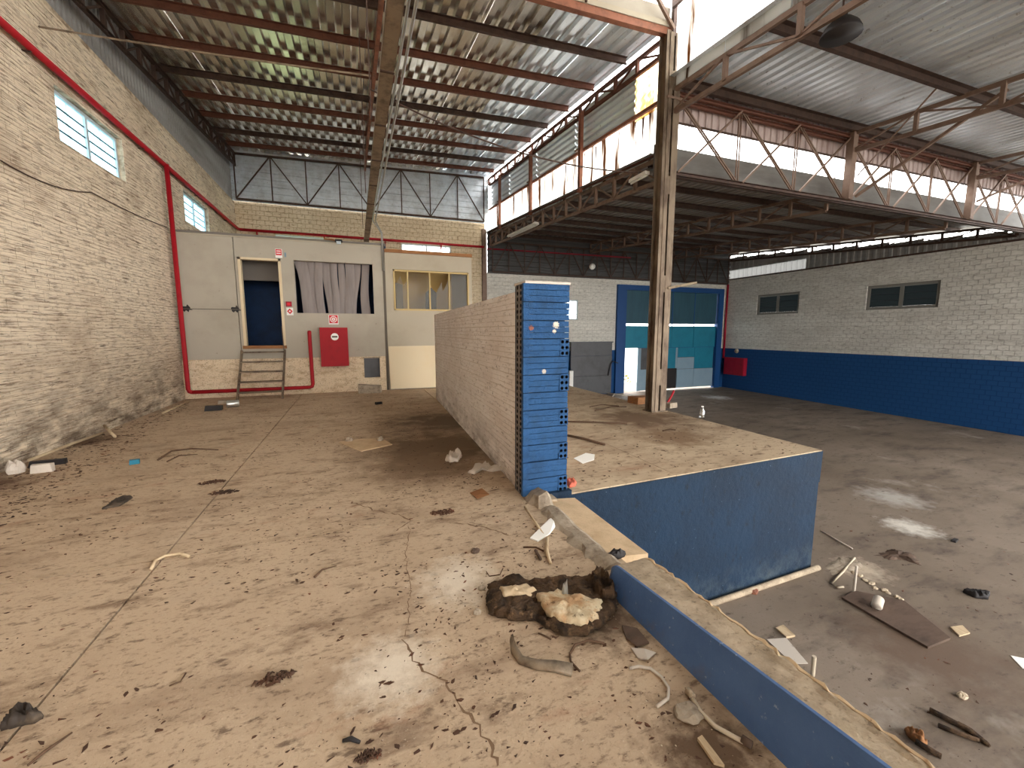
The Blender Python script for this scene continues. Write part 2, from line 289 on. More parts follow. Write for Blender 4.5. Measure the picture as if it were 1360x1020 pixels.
# ------------------------------------------------------------------ mesh builder
class MB:
    def __init__(s): s.v = []; s.f = []
    def add(s, vs, fs):
        o = len(s.v); s.v += [tuple(p) for p in vs]; s.f += [tuple(i + o for i in f) for f in fs]; return s
    def box(s, x0, x1, y0, y1, z0, z1):
        return s.add([(x0, y0, z0), (x1, y0, z0), (x1, y1, z0), (x0, y1, z0), (x0, y0, z1), (x1, y0, z1), (x1, y1, z1), (x0, y1, z1)],
                     [(0, 3, 2, 1), (4, 5, 6, 7), (0, 1, 5, 4), (1, 2, 6, 5), (2, 3, 7, 6), (3, 0, 4, 7)])
    def hexa(s, c8):
        return s.add(c8, [(0, 3, 2, 1), (4, 5, 6, 7), (0, 1, 5, 4), (1, 2, 6, 5), (2, 3, 7, 6), (3, 0, 4, 7)])
    def bar(s, p, q, w, h=None, up=(0, 0, 1)):
        h = h or w; p = Vector(p); q = Vector(q); d = (q - p).normalized(); u = Vector(up)
        if abs(d.dot(u)) > .98: u = Vector((0, 1, 0))
        a = d.cross(u).normalized() * (w / 2); b = a.cross(d).normalized() * (h / 2)
        return s.hexa([p - a - b, p + a - b, q + a - b, q - a - b, p - a + b, p + a + b, q + a + b, q - a + b])
    def angle(s, p, q, w, t=.006, up=(0, 0, 1), sgn=1):
        p = Vector(p); q = Vector(q); d = (q - p).normalized(); u = Vector(up)
        if abs(d.dot(u)) > .98: u = Vector((0, 1, 0))
        a = d.cross(u).normalized(); b = a.cross(d).normalized()
        s.bar(p + a * sgn * w / 2, q + a * sgn * w / 2, w, t, up); s.bar(p + b * w / 2, q + b * w / 2, t, w, up); return s
    def channel(s, p, q, w, h, t=.008, up=(0, 0, 1), sgn=1):
        p = Vector(p); q = Vector(q); d = (q - p).normalized(); u = Vector(up)
        a = d.cross(u).normalized(); b = a.cross(d).normalized()
        s.bar(p, q, t, h, up)
        for k in (1, -1):
            o = a * sgn * w / 2 + b * k * (h / 2 - t / 2); s.bar(p + o, q + o, w, t, up)
        return s
    def tube(s, pts, r, n=8, cap=True):
        pts = [Vector(p) for p in pts]; rings = []; prev = None
        for i, p in enumerate(pts):
            d = (pts[min(i + 1, len(pts) - 1)] - pts[max(i - 1, 0)]).normalized()
            if prev is None:
                u = Vector((0, 0, 1)) if abs(d.z) < .95 else Vector((1, 0, 0))
                a = d.cross(u).normalized()
            else:
                a = (prev - d * prev.dot(d)).normalized()
            prev = a; b = d.cross(a); rr = r[i] if isinstance(r, (list, tuple)) else r
            rings.append([p + a * math.cos(k * 2 * math.pi / n) * rr + b * math.sin(k * 2 * math.pi / n) * rr for k in range(n)])
        vs = [p for R in rings for p in R]; fs = []
        for i in range(len(rings) - 1):
            for k in range(n): fs.append((i * n + k, i * n + (k + 1) % n, (i + 1) * n + (k + 1) % n, (i + 1) * n + k))
        if cap: fs.append(tuple(range(n))[::-1]); fs.append(tuple((len(rings) - 1) * n + k for k in range(n)))
        return s.add(vs, fs)
    def lathe(s, c, prof, n=16, axis=(0, 0, 1)):
        ax = Vector(axis).normalized(); u = Vector((1, 0, 0)) if abs(ax.x) < .9 else Vector((0, 1, 0)); a = ax.cross(u).normalized(); b = ax.cross(a); c = Vector(c)
        vs = []; fs = []
        for (r, z) in prof:
            for k in range(n):
                t = k * 2 * math.pi / n; vs.append(c + ax * z + (a * math.cos(t) + b * math.sin(t)) * r)
        for i in range(len(prof) - 1):
            for k in range(n): fs.append((i * n + k, i * n + (k + 1) % n, (i + 1) * n + (k + 1) % n, (i + 1) * n + k))
        fs.append(tuple(range(n))[::-1]); fs.append(tuple((len(prof) - 1) * n + k for k in range(n)))
        return s.add(vs, fs)
    def prism(s, poly, ex):
        n = len(poly); ex = Vector(ex); a = [Vector(p) for p in poly]
        return s.add(a + [p + ex for p in a], [tuple(range(n))[::-1], tuple(n + k for k in range(n))] + [(k, (k + 1) % n, n + (k + 1) % n, n + k) for k in range(n)])
    def corr(s, o, u, v, wdt, lng, nrm, pitch=.25, hgt=.04, segs=1, kind='trap'):
        """ribbed sheet: ribs run along v, repeat along u"""
        o = Vector(o); u = Vector(u).normalized(); v = Vector(v).normalized(); nrm = Vector(nrm).normalized()
        pr = []; k = 0; x = 0
        if kind == 'trap':
            while x < wdt - 1e-6:
                for (a, h) in ((0, 0), (.46, 0), (.56, 1), (.90, 1)):
                    if x + a * pitch <= wdt + 1e-6: pr.append((x + a * pitch, h * hgt))
                x += pitch
            pr.append((wdt, 0))
        else:
            nn = max(6, int(wdt / pitch * 6))
            pr = [(i * wdt / nn, (.5 + .5 * math.sin(i * wdt / nn / pitch * 2 * math.pi)) * hgt) for i in range(nn + 1)]
        n = len(pr); vs = []; fs = []
        for j in range(segs + 1):
            for (a, h) in pr: vs.append(o + u * a + v * (lng * j / segs) + nrm * h)
        for j in range(segs):
            for i in range(n - 1): fs.append((j * n + i, j * n + i + 1, (j + 1) * n + i + 1, (j + 1) * n + i))
        return s.add(vs, fs)
    def build(s, name, mat, parent=None, smooth=False, label=None, cat=None, group=None, kind=None):
        v = np.array(s.v, dtype=float)
        if parent is not None: org = wloc(parent)
        else: org = Vector(((v[:, 0].min() + v[:, 0].max()) / 2, (v[:, 1].min() + v[:, 1].max()) / 2, v[:, 2].min()))
        me = bpy.data.meshes.new(name); me.from_pydata([(a - org.x, b - org.y, c - org.z) for a, b, c in s.v], [], s.f)
        me.materials.append(mt[mat] if isinstance(mat, str) else mat)
        if smooth: me.polygons.foreach_set('use_smooth', [True] * len(me.polygons))
        me.update()
        ob = bpy.data.objects.new(name, me); COL.objects.link(ob)
        if parent is not None: ob.parent = parent
        else: ob.location = org
        tag(ob, label, cat, group, kind); return ob
def wloc(o):
    p = Vector((0, 0, 0))
    while o is not None: p = p + Vector(o.location); o = o.parent
    return p
def tag(o, label=None, cat=None, group=None, kind=None):
    for k, v in (('label', label), ('category', cat), ('group', group), ('kind', kind)):
        if v: o[k] = v
    return o
def thing(name, loc, label, cat, group=None, kind=None):
    o = bpy.data.objects.new(name, None); o.empty_display_size = .1; COL.objects.link(o); o.location = loc
    return tag(o, label, cat, group, kind)
def cells(u0, u1, v0, v1, holes):
    us = sorted({u0, u1, *[h[0] for h in holes], *[h[1] for h in holes]}); vs = sorted({v0, v1, *[h[2] for h in holes], *[h[3] for h in holes]})
    us = [u for u in us if u0 <= u <= u1]; vs = [v for v in vs if v0 <= v <= v1]
    for a, b in zip(us, us[1:]):
        for c, d in zip(vs, vs[1:]):
            mu, mv = (a + b) / 2, (c + d) / 2
            if any(h[0] < mu < h[1] and h[2] < mv < h[3] for h in holes): continue
            yield a, b, c, d

# ================================================================== STRUCTURE
XL = -3.62; YB = 17.0; YO = 11.18; YS = 6.5; XC = 5.3; XR = 18.3; YN = -15.0; YNB = -5.0  # near end of the bay roof pulled in, out of view, to admit yard light
def zl(x, y): return 6.55 + .095 * (y - YS) - .03 * (5.25 - x)          # high hall roof
def zf(y): return 4.54 + .08 * (y - YS)                                  # low far roof
def zn(y): return 5.66 + .06 * (y - YS)                                  # near roof of the right hall
def zlow(y): return -1.6 + .011 * max(0, y - 3.4)

# ---- ground outside
MB().box(-60, 80, YN - 60, 80, -2.2, -1.9).build('ground', 'ground', label='pale open ground outside the building', cat='ground', kind='structure')

# ---- upper floor of jointed slabs
fb = MB(); fb.box(XL - .2, 1.60, YN, 3.40, -1.9, -.06); fb.box(XL - .2, 1.60, 3.40, YB + .2, -1.9, -.06)
floor = fb.build('floor', 'mortar_cream', label='dusty warm beige concrete floor of the upper level', cat='floor', kind='structure')
XJ = fl(222, 735).x
xs = [XL - .02, XJ, 1.60]; ys = [YN, -3.6, -.8, fl(60, 755).y - .0, 5.7, 8.6, 11.3, YB]
ys = [YN, -2.9, -.35, fl(250, 738).y, 5.1, 8.2, 11.15, YB]
g = .006
for i in range(2):
    for j in range(len(ys) - 1):
        MB().box(xs[i] + g, xs[i + 1] - g, ys[j] + g, ys[j + 1] - g, -.07, 0).build('slab', 'floor', floor)

# ---- loading dock platform
dock = thing('loading_dock', (3.6, 3.4, -1.6), 'raised concrete dock with dusty top and blue painted front beside the brick pier', 'platform', kind='structure')
MB().hexa([(1.6, 3.33, -1.9), (5.5, 3.50, -1.9), (5.5, 10.9, -1.9), (1.6, 10.9, -1.9), (1.6, 3.33, -.07), (5.5, 3.50, -.07), (5.5, 10.9, -.07), (1.6, 10.9, -.07)]).build('body', 'blue_wall', dock)
XJD = 3.1
MB().hexa([(1.61, 3.325, -.07), (XJD - .004, 3.39, -.07), (XJD - .004, 10.9, -.07), (1.61, 10.9, -.07), (1.61, 3.325, 0), (XJD - .004, 3.39, 0), (XJD - .004, 10.9, 0), (1.61, 10.9, 0)]).build('top_slab', 'dock_top', dock)
MB().hexa([(XJD + .004, 3.39, -.07), (5.505, 3.495, -.07), (5.505, 10.9, -.07), (XJD + .004, 10.9, -.07), (XJD + .004, 3.39, 0), (5.505, 3.495, 0), (5.505, 10.9, 0), (XJD + .004, 10.9, 0)]).build('top_slab', 'dock_top', dock)
MB().hexa([(1.79, 3.318, -.40), (5.502, 3.488, -.42), (5.502, 3.52, -.42), (1.79, 3.36, -.40), (1.79, 3.314, -.012), (5.508, 3.484, -.012), (5.508, 3.52, -.012), (1.79, 3.36, -.012)]).build('upper_render', 'blue_wall', dock)
MB().tube([(2.6, 3.31, -1.57), (4.0, 3.37, -1.57), (5.56, 3.44, -1.575)], .035, 8).build('base_pipe', 'conc_top', dock, smooth=True)

MB().box(1.6, 5.15, 10.9, YB + .2, -1.9, -.003).build('floor_rear', 'dock_top', label='bare concrete strip behind the dock beside the office', cat='floor', kind='structure')
# ---- retaining edge below the curb
MB().box(1.45, 1.785, YN, 3.33, -1.9, -.075).build('wall_retaining', 'blue_wall', label='blue painted retaining wall below the curb facing the lower floor', cat='wall', kind='structure')

# ---- lower floor, gently rising to the back
lf = MB(); N = 24
yy = [YN + (YB + 3 - YN) * i / N for i in range(N + 1)]
for a, b in zip(yy, yy[1:]): lf.hexa([(1.785, a, -1.9), (XR + 4, a, -1.9), (XR + 4, b, -1.9), (1.785, b, -1.9), (1.785, a, zlow(a)), (XR + 4, a, zlow(a)), (XR + 4, b, zlow(b)), (1.785, b, zlow(b))])
lf.build('floor_lower', 'floor_low', label='dark stained concrete floor of the lower loading bay', cat='floor', kind='structure')

# ---- left brick wall
LW = [(7.75, 9.5, 4.06, 4.76), (12.25, 14.03, 4.08, 4.78)]
core = MB()
for a, b, c, d in cells(YN, YB + .2, -.05, 5.8, LW): core.box(XL - .2, XL, a, b, c, d)
wl = core.build('wall_left', 'mortar_cream', label='long cream painted brick wall with two high windows', cat='wall', kind='structure')
def brick_mesh(L, hh, t, seed, axis, groove=0, sg=-1):
    r = random.Random(seed); mb = MB(); j = lambda s: r.uniform(-s, s)
    if axis == 'y':   # visible face +x, built around origin: x 0..t
        if not groove:
            e = .004
            mb.hexa([(-.03, -L / 2, -hh / 2), (t + j(.002) - .002, -L / 2 + e + j(.003), -hh / 2 + e + j(.003)), (t + j(.002) - .002, L / 2 - e + j(.003), -hh / 2 + e + j(.003)), (-.03, L / 2, -hh / 2),
                     (-.03, -L / 2, hh / 2), (t + j(.003), -L / 2 + e + j(.003), hh / 2 - e + j(.003)), (t + j(.003), L / 2 - e + j(.003), hh / 2 - e + j(.003)), (-.03, L / 2, hh / 2)])
        else:
            for k in range(groove):
                z0 = -hh / 2 + hh * k / groove + .003; z1 = -hh / 2 + hh * (k + 1) / groove - .003
                b0, b1 = (0, -L / 2), (0, L / 2)
                mb.hexa([(-.03 * sg, -L / 2, z0), (t * sg + j(.0025), -L / 2 + .001, z0 + j(.003)), (t * sg + j(.0025), L / 2 - .001, z0 + j(.003)), (-.03 * sg, L / 2, z0),
                         (-.03 * sg, -L / 2, z1), (t * sg + j(.0025), -L / 2 + .001, z1 + j(.003)), (t * sg + j(.0025), L / 2 - .001, z1 + j(.003)), (-.03 * sg, L / 2, z1)])
    return mb
def raw_mesh(mb, mat, name):
    me = bpy.data.meshes.new(name); me.from_pydata(mb.v, [], mb.f); me.materials.append(mt[mat]); me.update(); return me
CH, BL = .155, .25
var = [raw_mesh(brick_mesh(BL - .003, CH - .006, .007, k, 'y', 3, 1), 'brick_cream', 'brick') for k in range(8)]
vdat = [brick_mesh(BL - .003, CH - .006, .007, k, 'y', 3, 1) for k in range(8)]
spots_ = []; clipped = MB()
nz = int(5.8 / CH)
for k in range(nz + 1):
    zc = k * CH + CH / 2
    if zc + CH / 2 > 5.82: continue
    y = 3.0 + (BL / 2 if k % 2 else 0)
    while y < YB:
        y0, y1, z0, z1 = y, y + BL, zc - CH / 2, zc + CH / 2
        ok = True
        for h in LW:
            if y1 > h[0] and y0 < h[1] and z1 > h[2] and z0 < h[3]:
                ok = False
                for a, b, c, d in cells(y0, y1, z0, z1, [h]):
                    if b - a > .03 and d - c > .03: clipped.box(XL - .03, XL + .008, a + .006, b - .006, c + .006, d - .006)
        if ok and y1 <= YB: spots_.append((y + BL / 2, zc))
        y += BL
def seen(P):
    q = pxy(P); return q is not None and 0 < q[0] < 1360 and 0 < q[1] < 1020
vis = sorted([s for s in spots_ if seen((XL, s[0], s[1]))], key=lambda s: (s[0] ** 2 + (s[1] - H) ** 2))
near = set(vis[:300])
rest = MB(); rest.add(clipped.v, clipped.f)
base = wloc(wl)
for n_, s_ in enumerate(spots_):
    k = (n_ * 7 + int(s_[0] * 13)) % 8
    if s_ in near:
        o = bpy.data.objects.new('brick', var[k]); COL.objects.link(o); o.parent = wl
        o.location = Vector((XL + RND.uniform(0, .003), s_[0], s_[1])) - base
    else:
        rest.add([(a + XL, b + s_[0], c + s_[1]) for a, b, c in vdat[k].v], vdat[k].f)
rest.build('brick_courses', 'brick_cream', wl, kind='stuff')
# ribbed strip above the wall, running up to the roof
s_ = MB()
y = YN
stripL = thing('wall_left_cladding', (XL - .05, 8, 5.8), 'ribbed metal strip between left brick wall and roof', 'cladding', kind='structure')
k = 0
while y < YB:
    y2 = min(y + 1.0, YB); zt = (zl(XL, (y + y2) / 2) if y > YS - .5 else 7.6 + .095 * (y - YS)) + .24
    MB().corr((XL - .06, y, 5.75), (0, 1, 0), (0, 0, 1), y2 - y, zt - 5.75, (1, 0, 0), .125, .025).build('sheet', 'sheet_dark', stripL); y = y2; k += 1

# ---- back wall (both halls) with windows
BWIN = [(-2.47, -.75, 4.1, 4.85), (1.78, 3.72, 4.1, 4.86)]
core = MB()
for a, b, c, d in cells(XL - .2, 5.12, -.05, 5.85, BWIN): core.box(a, b, YB, YB + .2, c, d)
core.build('wall_back', 'brick_back', label='cream brick back wall above the office block', cat='wall', kind='structure')
pil = MB().box(4.98, 5.16, YB - .10, YB, 0, 5.6).build('wall_back_pilaster', 'steel_tan', label='slim grey pilaster at the corner of the cream back wall', cat='pilaster', kind='structure')
DX0, DX1, DZ1 = 11.5, 17.95, 3.65
core = MB()
for a, b, c, d in cells(5.12, XR + .2, -1.9, 3.9, [(8.9, 9.5, 2.02, 2.9), (DX0, DX1, -1.9, 3.66)]): core.box(a, b, YB, YB + .2, c, d)
core.build('wall_far', 'brick_grey_x', label='white and blue painted brick wall at the back of the loading bay', cat='wall', kind='structure')

# ---- right wall
RWIN = [(13.16, 15.24, 2.29, 3.23), (8.4, 10.56, 2.3, 3.2)]
core = MB()
for a, b, c, d in cells(1.0, YB + .2, -1.9, 4.15, RWIN): core.box(XR, XR + .2, a, b, c, d)  # near end left open, out of view, for light from the yard
core.build('wall_right', 'brick_grey', label='white brick right wall with deep blue dado', cat='wall', kind='structure')
t = thing('wall_right_cladding', (XR, 10, 4.15), 'ribbed metal strip on top of the right wall', 'cladding', kind='structure')
y = 4.0
while y < YB - .01:
    y2 = min(y + 1.0, YB); far = y > 12.2
    top = 4.62 if far else zf(y) - .10
    if far: MB().corr((XR + .05, y, 4.60), (0, 1, 0), (0, 0, 1), y2 - y + .01, zf(y) - .06 - 4.60, (-1, 0, 0), .25, .03).build('upper_sheet', 'sheet_dark', t)
    MB().corr((XR + .02, y, 4.13), (0, 1, 0), (0, 0, 1), y2 - y + .01, top - 4.13, (-1, 0, 0), .25, .03).build('sheet', 'gap_sheet' if far else 'sheet_dark', t); y = y2
MB().bar((XR, 4, 4.15), (XR, YB, 4.15), .06).build('bottom_rail', 'steel_dark', t)

# ---- roofs
def purlin(root, p, q, mat='rust', h=.13, w=.05, sgn=1): MB().channel(p, q, w, h, .007, (0, 0, 1), sgn).build('purlin', mat, root)
ceil = thing('ceiling_high', (0, 11.7, 6.5), 'sloping ribbed metal roof of the left hall on rusty purlins', 'roof', kind='structure')
x = XL - .1
k = 0
while x < 5.29:
    x2 = min(x + 1.0, 5.3)
    o = Vector((x, YS + .03, zl(x, YS + .03) + .16 + (k % 2) * .004)); u = Vector((1, 0, .03)); v = Vector((0, 1, .095))
    MB().corr(o, u, v, (x2 - x) + .002, (YB + .35 - YS) * 1.0045, (0, 0, 1), .25, .06).build('roof_sheet', 'sheet_light' if x > 3.2 else 'sheet', ceil); x = x2; k += 1  # sheets on the clerestory side get the colour with daylight painted in
for k in range(9):
    y = 7.6 + 1.2 * k
    purlin(ceil, (XL, y, zl(XL, y) + .085), (5.2, y, zl(5.2, y) + .085), 'rust' if k % 3 else 'steel_dark')
# near part of the left hall, mostly above the frame
ceiln = thing('ceiling_near', (0, 0, 7), 'near high roof over the upper floor', 'roof', kind='structure')
x = XL - .1
while x < 5.29:
    x2 = min(x + 1.0, 5.3)
    MB().corr((x, YN, 7.75 + .095 * (YN - YS)), (1, 0, 0), (0, 1, .095), x2 - x, (YS + .1 - YN) * 1.0045, (0, 0, 1), .25, .042).build('roof_sheet', 'sheet', ceiln); x = x2
for k in range(9):
    y = YS - .2 - 1.4 * k; z = 7.75 + .095 * (y - YS) - .08
    purlin(ceiln, (XL, y, z), (5.2, y, z))
# low far roof
ceilf = thing('ceiling_low', (12, 11.7, 4.6), 'dark low roof over the loading bay', 'roof', kind='structure')
x = XC - .15
while x < XR + .2:
    x2 = x + 1.0
    MB().corr((x, YS + .17, zf(YS + .17) + .14), (1, 0, 0), (0, 1, .08), 1.002, (YB + .3 - YS) * 1.0032, (0, 0, 1), .2, .04).build('roof_sheet', 'sheet_dark', ceilf); x = x2
for k in range(9):
    y = YS + .5 + 1.22 * k; purlin(ceilf, (XC + .05, y, zf(y) + .065), (XR + .3, y, zf(y) + .065), 'steel_dark', .13, .06)
MB().box(XC - .1, XR + .5, YS + .14, YS + .16, 4.30, 4.84).build('front_flashing', 'flashing', ceilf)
MB().bar((XC, YS + .10, 4.34), (XR + .5, YS + .10, 4.34), .06, .08).build('flashing_rail', 'steel_dark', ceilf)
# near roof of right hall
ceilr = thing('ceiling_bay', (12, 0, 5.6), 'pale ribbed roof over the front of the loading bay', 'roof', kind='structure')
x = XC - .1
while x < XR + .4:
    MB().corr((x, YNB, zn(YNB) + .16), (1, 0, 0), (0, 1, .06), 1.002, (YS + .15 - YNB) * 1.0018, (0, 0, 1), .2, .05).build('roof_sheet', 'sheet_light', ceilr); x += 1.0
for k in range(7):
    y = 6.3 - 1.65 * k; purlin(ceilr, (XC + .05, y, zn(y) + .07), (XR + .5, y, zn(y) + .07), 'steel_dark', .16, .07)
for z_ in (5.62, 5.50): MB().channel((XC, YS - .05, z_), (XR + .5, YS - .05, z_), .05, .07, .008).build('edge_channel', 'rust', ceilr)
xx = XC
while xx < XR + .5:
    MB().corr((xx, YS + .05, 5.22), (1, 0, 0), (0, 0, 1), 1.0, .62, (0, -1, 0), .17, .025).build('hanging_sheet', 'sheet_pink', ceilr); xx += 1.0
MB().bar((XC, YS + .02, 5.21), (XR + .5, YS + .02, 5.21), .03).build('sheet_rail', 'steel_dark', ceilr)
for k in range(10):
    x = 5.9 + 1.25 * k; MB().tube([(x, YS + .02, 5.21), (x, YS + .02, 5.04), (x + .01, YS, 4.98)], .008, 5).build('hook', 'steel_dark', ceilr)

# ---- clerestory in the column line, far part
cl = thing('wall_clerestory', (XC, 11.7, 4.6), 'tall clerestory of rusty posts, ribbed sheet and glowing fibreglass panels', 'clerestory', kind='structure')
sl = .08
def zrail(y, a): return a + .078 * (y - YS)
for (y0, y1) in [(6.62, 7.45), (7.45, 9.37), (9.37, 12.44), (12.44, 15.38), (15.38, YB)]:
    n = max(1, round((y1 - y0) / 1.03)); st = (y1 - y0) / n
    for k in range(n):
        a = y0 + k * st; b = a + st; top = 5.60; mat = 'clere'
        if a < 7.4: mat = 'clere_stain'
        za, zb = zrail(a, 4.66), zrail(b, 4.66); ta, tb = zrail(a, 5.56), zrail(b, 5.56)
        MB().hexa([(XC + .06, a + .01, za), (XC + .064, a + .01, za), (XC + .064, b - .01, zb), (XC + .06, b - .01, zb), (XC + .06, a + .01, ta), (XC + .064, a + .01, ta), (XC + .064, b - .01, tb), (XC + .06, b - .01, tb)]).build('panel', 'clere', cl)
        if a < 7.4:
            MB().corr((XC + .07, a, zrail(a, 5.50)), (0, .15, 1), (0, 1, .078), .86, b - a, (-1, 0, 0), .16, .03, 1, 'sine').build('panel', 'clere_stain', cl)
zz0 = 7.45
while zz0 < YB - .05:
    e = min(zz0 + 2.4, YB)
    MB().corr((XC + .05, zz0, zrail(zz0, 5.56)), (0, 0, 1), (0, 1, .082), 1.02, (e - zz0) * 1.004, (-1, 0, 0), .15, .035, 1, 'sine').build('sheet', 'sheet_light', cl); zz0 = e
rr_ = random.Random(4)
for y in [7.45 + .98 * k for k in range(10)] + [7.0, 7.2, 8.0, 8.9, 9.9, 11.1]:
    zt = zrail(y, 5.52); ln = rr_.uniform(.15, .6); wd = rr_.uniform(.015, .04)
    MB().prism([(XC + .052, y - wd, zt), (XC + .052, y + wd, zt), (XC + .052, y + wd * .6, zt - ln * .6), (XC + .052, y + .005, zt - ln), (XC + .052, y - wd * .4, zt - ln * .5)], (.004, 0, 0)).build('rust_drip', 'rust', cl)
MB().bar((XC, 6.6, zrail(6.6, 5.57)), (XC, YB, zrail(YB, 5.57)), .05, .07).build('middle_rail', 'rust_bright', cl)
MB().bar((XC, 6.6, zrail(6.6, 4.70)), (XC, YB, zrail(YB, 4.70)), .04, .05).build('bottom_rail', 'rust', cl)
for y in (9.37, 12.44, 15.38):
    MB().channel((XC - .05, y, zrail(y, 4.60)), (XC - .05, y, zl(XC, y) - .2), .08, .10, .008, (0, 1, 0)).build('post', 'rust_bright', cl)
    MB().bar((XC - .09, y - .02, zrail(y, 5.60)), (XC - .09, y + .25, zrail(y, 5.62)), .05, .04).build('cleat', 'steel_tan', cl)
# near part of the same line (in front of the column)
cn = thing('wall_clerestory_near', (XC, 2, 5.7), 'bright fibreglass clerestory above the near bay girder', 'clerestory', kind='structure')
y = 6.3
while y > YN:
    b = y; a = y - 1.03
    MB().hexa([(XC + .02, a + .01, zn(a) + .02), (XC + .024, a + .01, zn(a) + .02), (XC + .024, b - .01, zn(b) + .02), (XC + .02, b - .01, zn(b) + .02),
               (XC + .02, a + .01, 6.92 + .06 * (a - YS)), (XC + .024, a + .01, 6.92 + .06 * (a - YS)), (XC + .024, b - .01, 6.92 + .06 * (b - YS)), (XC + .02, b - .01, 6.92 + .06 * (b - YS))]).build('panel', 'clere', cn); y -= 1.03
MB().bar((XC - .02, YN, 6.95 + .06 * (YN - YS)), (XC - .02, 6.4, 6.95), .06, .06).build('top_rail', 'steel_dark', cn)

# ---- gable sheets on the back walls
gb = thing('wall_gable_high', (0, YB, 5.85), 'blue-grey horizontally ribbed gable above the cream back wall', 'cladding', kind='structure')
x = XL - .05
while x < 5.2:
    x2 = min(x + 2.4, 5.25); z1 = zl(x2, YB) + .2
    MB().corr((x, YB - .02, 5.83), (0, 0, 1), (1, 0, 0), z1 - 5.83, x2 - x + .02, (0, -1, 0), .22, .035).build('sheet', 'sheet_light', gb); x = x2
gl_ = thing('wall_gable_low', (12, YB, 3.9), 'dark ribbed gable above the back of the loading bay', 'cladding', kind='structure')
x = 5.2
while x < XR:
    x2 = min(x + 2.4, XR)
    MB().corr((x, YB - .02, 3.88), (0, 0, 1), (1, 0, 0), zf(YB) + .18 - 3.88, x2 - x + .02, (0, -1, 0), .22, .035).build('sheet', 'sheet_gable', gl_); x = x2

# ================================================================== STEELWORK
def girder(name, p, q, depth, n, label, mat='steel_tan', vmat=None, wch=.07, grp=None, pattern='N'):
    """lattice girder between two points of its top chord"""
    p = Vector(p); q = Vector(q); t = thing(name, ((p + q) / 2 - Vector((0, 0, depth))), label, 'girder', grp)
    dz = Vector((0, 0, -depth))
    MB().channel(p, q, .05, wch, .008).build('top_chord', mat, t)
    MB().channel(p + dz, q + dz, .05, wch, .008).build('bottom_chord', mat, t)
    for i in range(n + 1):
        a = p.lerp(q, i / n); MB().bar(a, a + dz, .06, .06, (1, 0, 0)).build('post', vmat or mat, t)
        if i < n:
            b = p.lerp(q, (i + 1) / n)
            if i % 2 == 0: MB().bar(a + dz, b, .03, .03).build('diagonal', mat, t)
            else: MB().bar(a, b + dz, .03, .03).build('diagonal', mat, t)
    return t
girder('roof_girder', (XC - .02, 6.6, zl(XC, 6.6) + .02), (XC - .02, YB - .1, zl(XC, YB) + .02), .26, 14, 'rusty lattice girder under the high roof along the clerestory', 'rust')
girder('roof_girder', (XL + .12, 6.0, zl(XL, 6.0) + .02), (XL + .12, YB - .1, zl(XL, YB) + .02), .36, 18, 'dark lattice girder under the high roof along the left wall', 'steel_dark')
girder('roof_girder', (XC + .02, 6.6, 4.62), (XC + .02, YB - .1, zf(YB - .1)), .40, 14, 'tan lattice girder carrying the low roof below the clerestory', 'steel_tan')
girder('roof_girder', (XC + .02, YNB, zn(YNB) - .02), (XC + .02, 6.38, zn(6.38) - .02), .36, 10, 'tan lattice girder running overhead from the column to the camera', 'steel_tan')
for X, s_ in ((10.0, 'first'), (14.6, 'second')):
    girder('roof_girder', (X, YNB, zn(YNB) - .02), (X, 6.38, zn(6.38) - .02), .36, 10, 'tan lattice girder under the pale bay roof, %s one right of the column' % s_, 'steel_tan')
    girder('roof_girder', (X, 6.75, zf(6.75)), (X, YB - .1, zf(YB - .1)), .38, 12, 'dark lattice girder under the dark low roof, %s one right of the column' % s_, 'steel_tan')
girder('roof_girder', (XR - .15, 6.75, zf(6.75)), (XR - .15, YB - .1, zf(YB - .1)), .30, 12, 'dark lattice girder under the low roof along the right wall', 'steel_dark')
# crossing truss in the step between the two bay roofs
tr = thing('cross_truss', (11.6, YS - .12, 4.28), 'long truss of crossed double bars in the bright opening between the bay roofs', 'truss')
MB().channel((XC, YS - .12, 5.58), (XR, YS - .12, 5.58), .05, .07).build('top_chord', 'rust', tr)
MB().channel((XC, YS - .12, 4.28), (XR, YS - .12, 4.28), .05, .07).build('bottom_chord', 'steel_dark', tr)
nodes = [5.42 + 1.53 * k for k in range(9)]
for k, (a, b) in enumerate(zip(nodes, nodes[1:])):
    for o in (-.035, .035):
        MB().bar((a + .06 + o, YS - .10, 5.55), (b - .02 + o, YS - .10, 4.30), .022, .022).build('brace', 'steel_tan', tr)
    MB().bar((b - .05, YS - .16, 5.55), (a + .06, YS - .16, 4.30), .04, .03).build('brace', 'steel_tan', tr)
    if abs(b - 10) > .2 and abs(b - 14.6) > .2:
        for o in (-.03, .03): MB().bar((b + o, YS - .08, 5.55), (b + o, YS - .08, 4.30), .02, .02, (0, 1, 0)).build('upright', 'steel_tan', tr)
for X, s_ in ((10.0, 'nearer the column'), (14.6, 'farther from the column')):
    MB().box(X - .07, X + .07, YS - .24, YS - .10, 4.3, zn(YS)).build('roof_post', 'steel_tan', label='short rusty steel post in the bright opening, %s' % s_, cat='post')
# knee braces of the bay
def thinbar(name, p, q, wd, mat, label, cat): return MB().bar(p, q, wd, wd).build(name, mat, label=label, cat=cat)
thinbar('tie_bar', (10.05, YS - .3, 4.33), fl(1339, 118, 5.42), .05, 'steel_tan', 'thick inclined tan tie bar rising right from the bright opening', 'tie bar')
thinbar('tie_bar', (9.95, YS - .36, 4.72), fl(1243, 118, 5.55), .02, 'steel_tan', 'thin inclined tie bar rising from the first roof post', 'tie bar')
thinbar('tie_bar', (14.6, YS - .3, 4.7), fl(1395, 225, 5.40), .05, 'steel_tan', 'inclined tan tie bar at the right edge by the second roof post', 'tie bar')
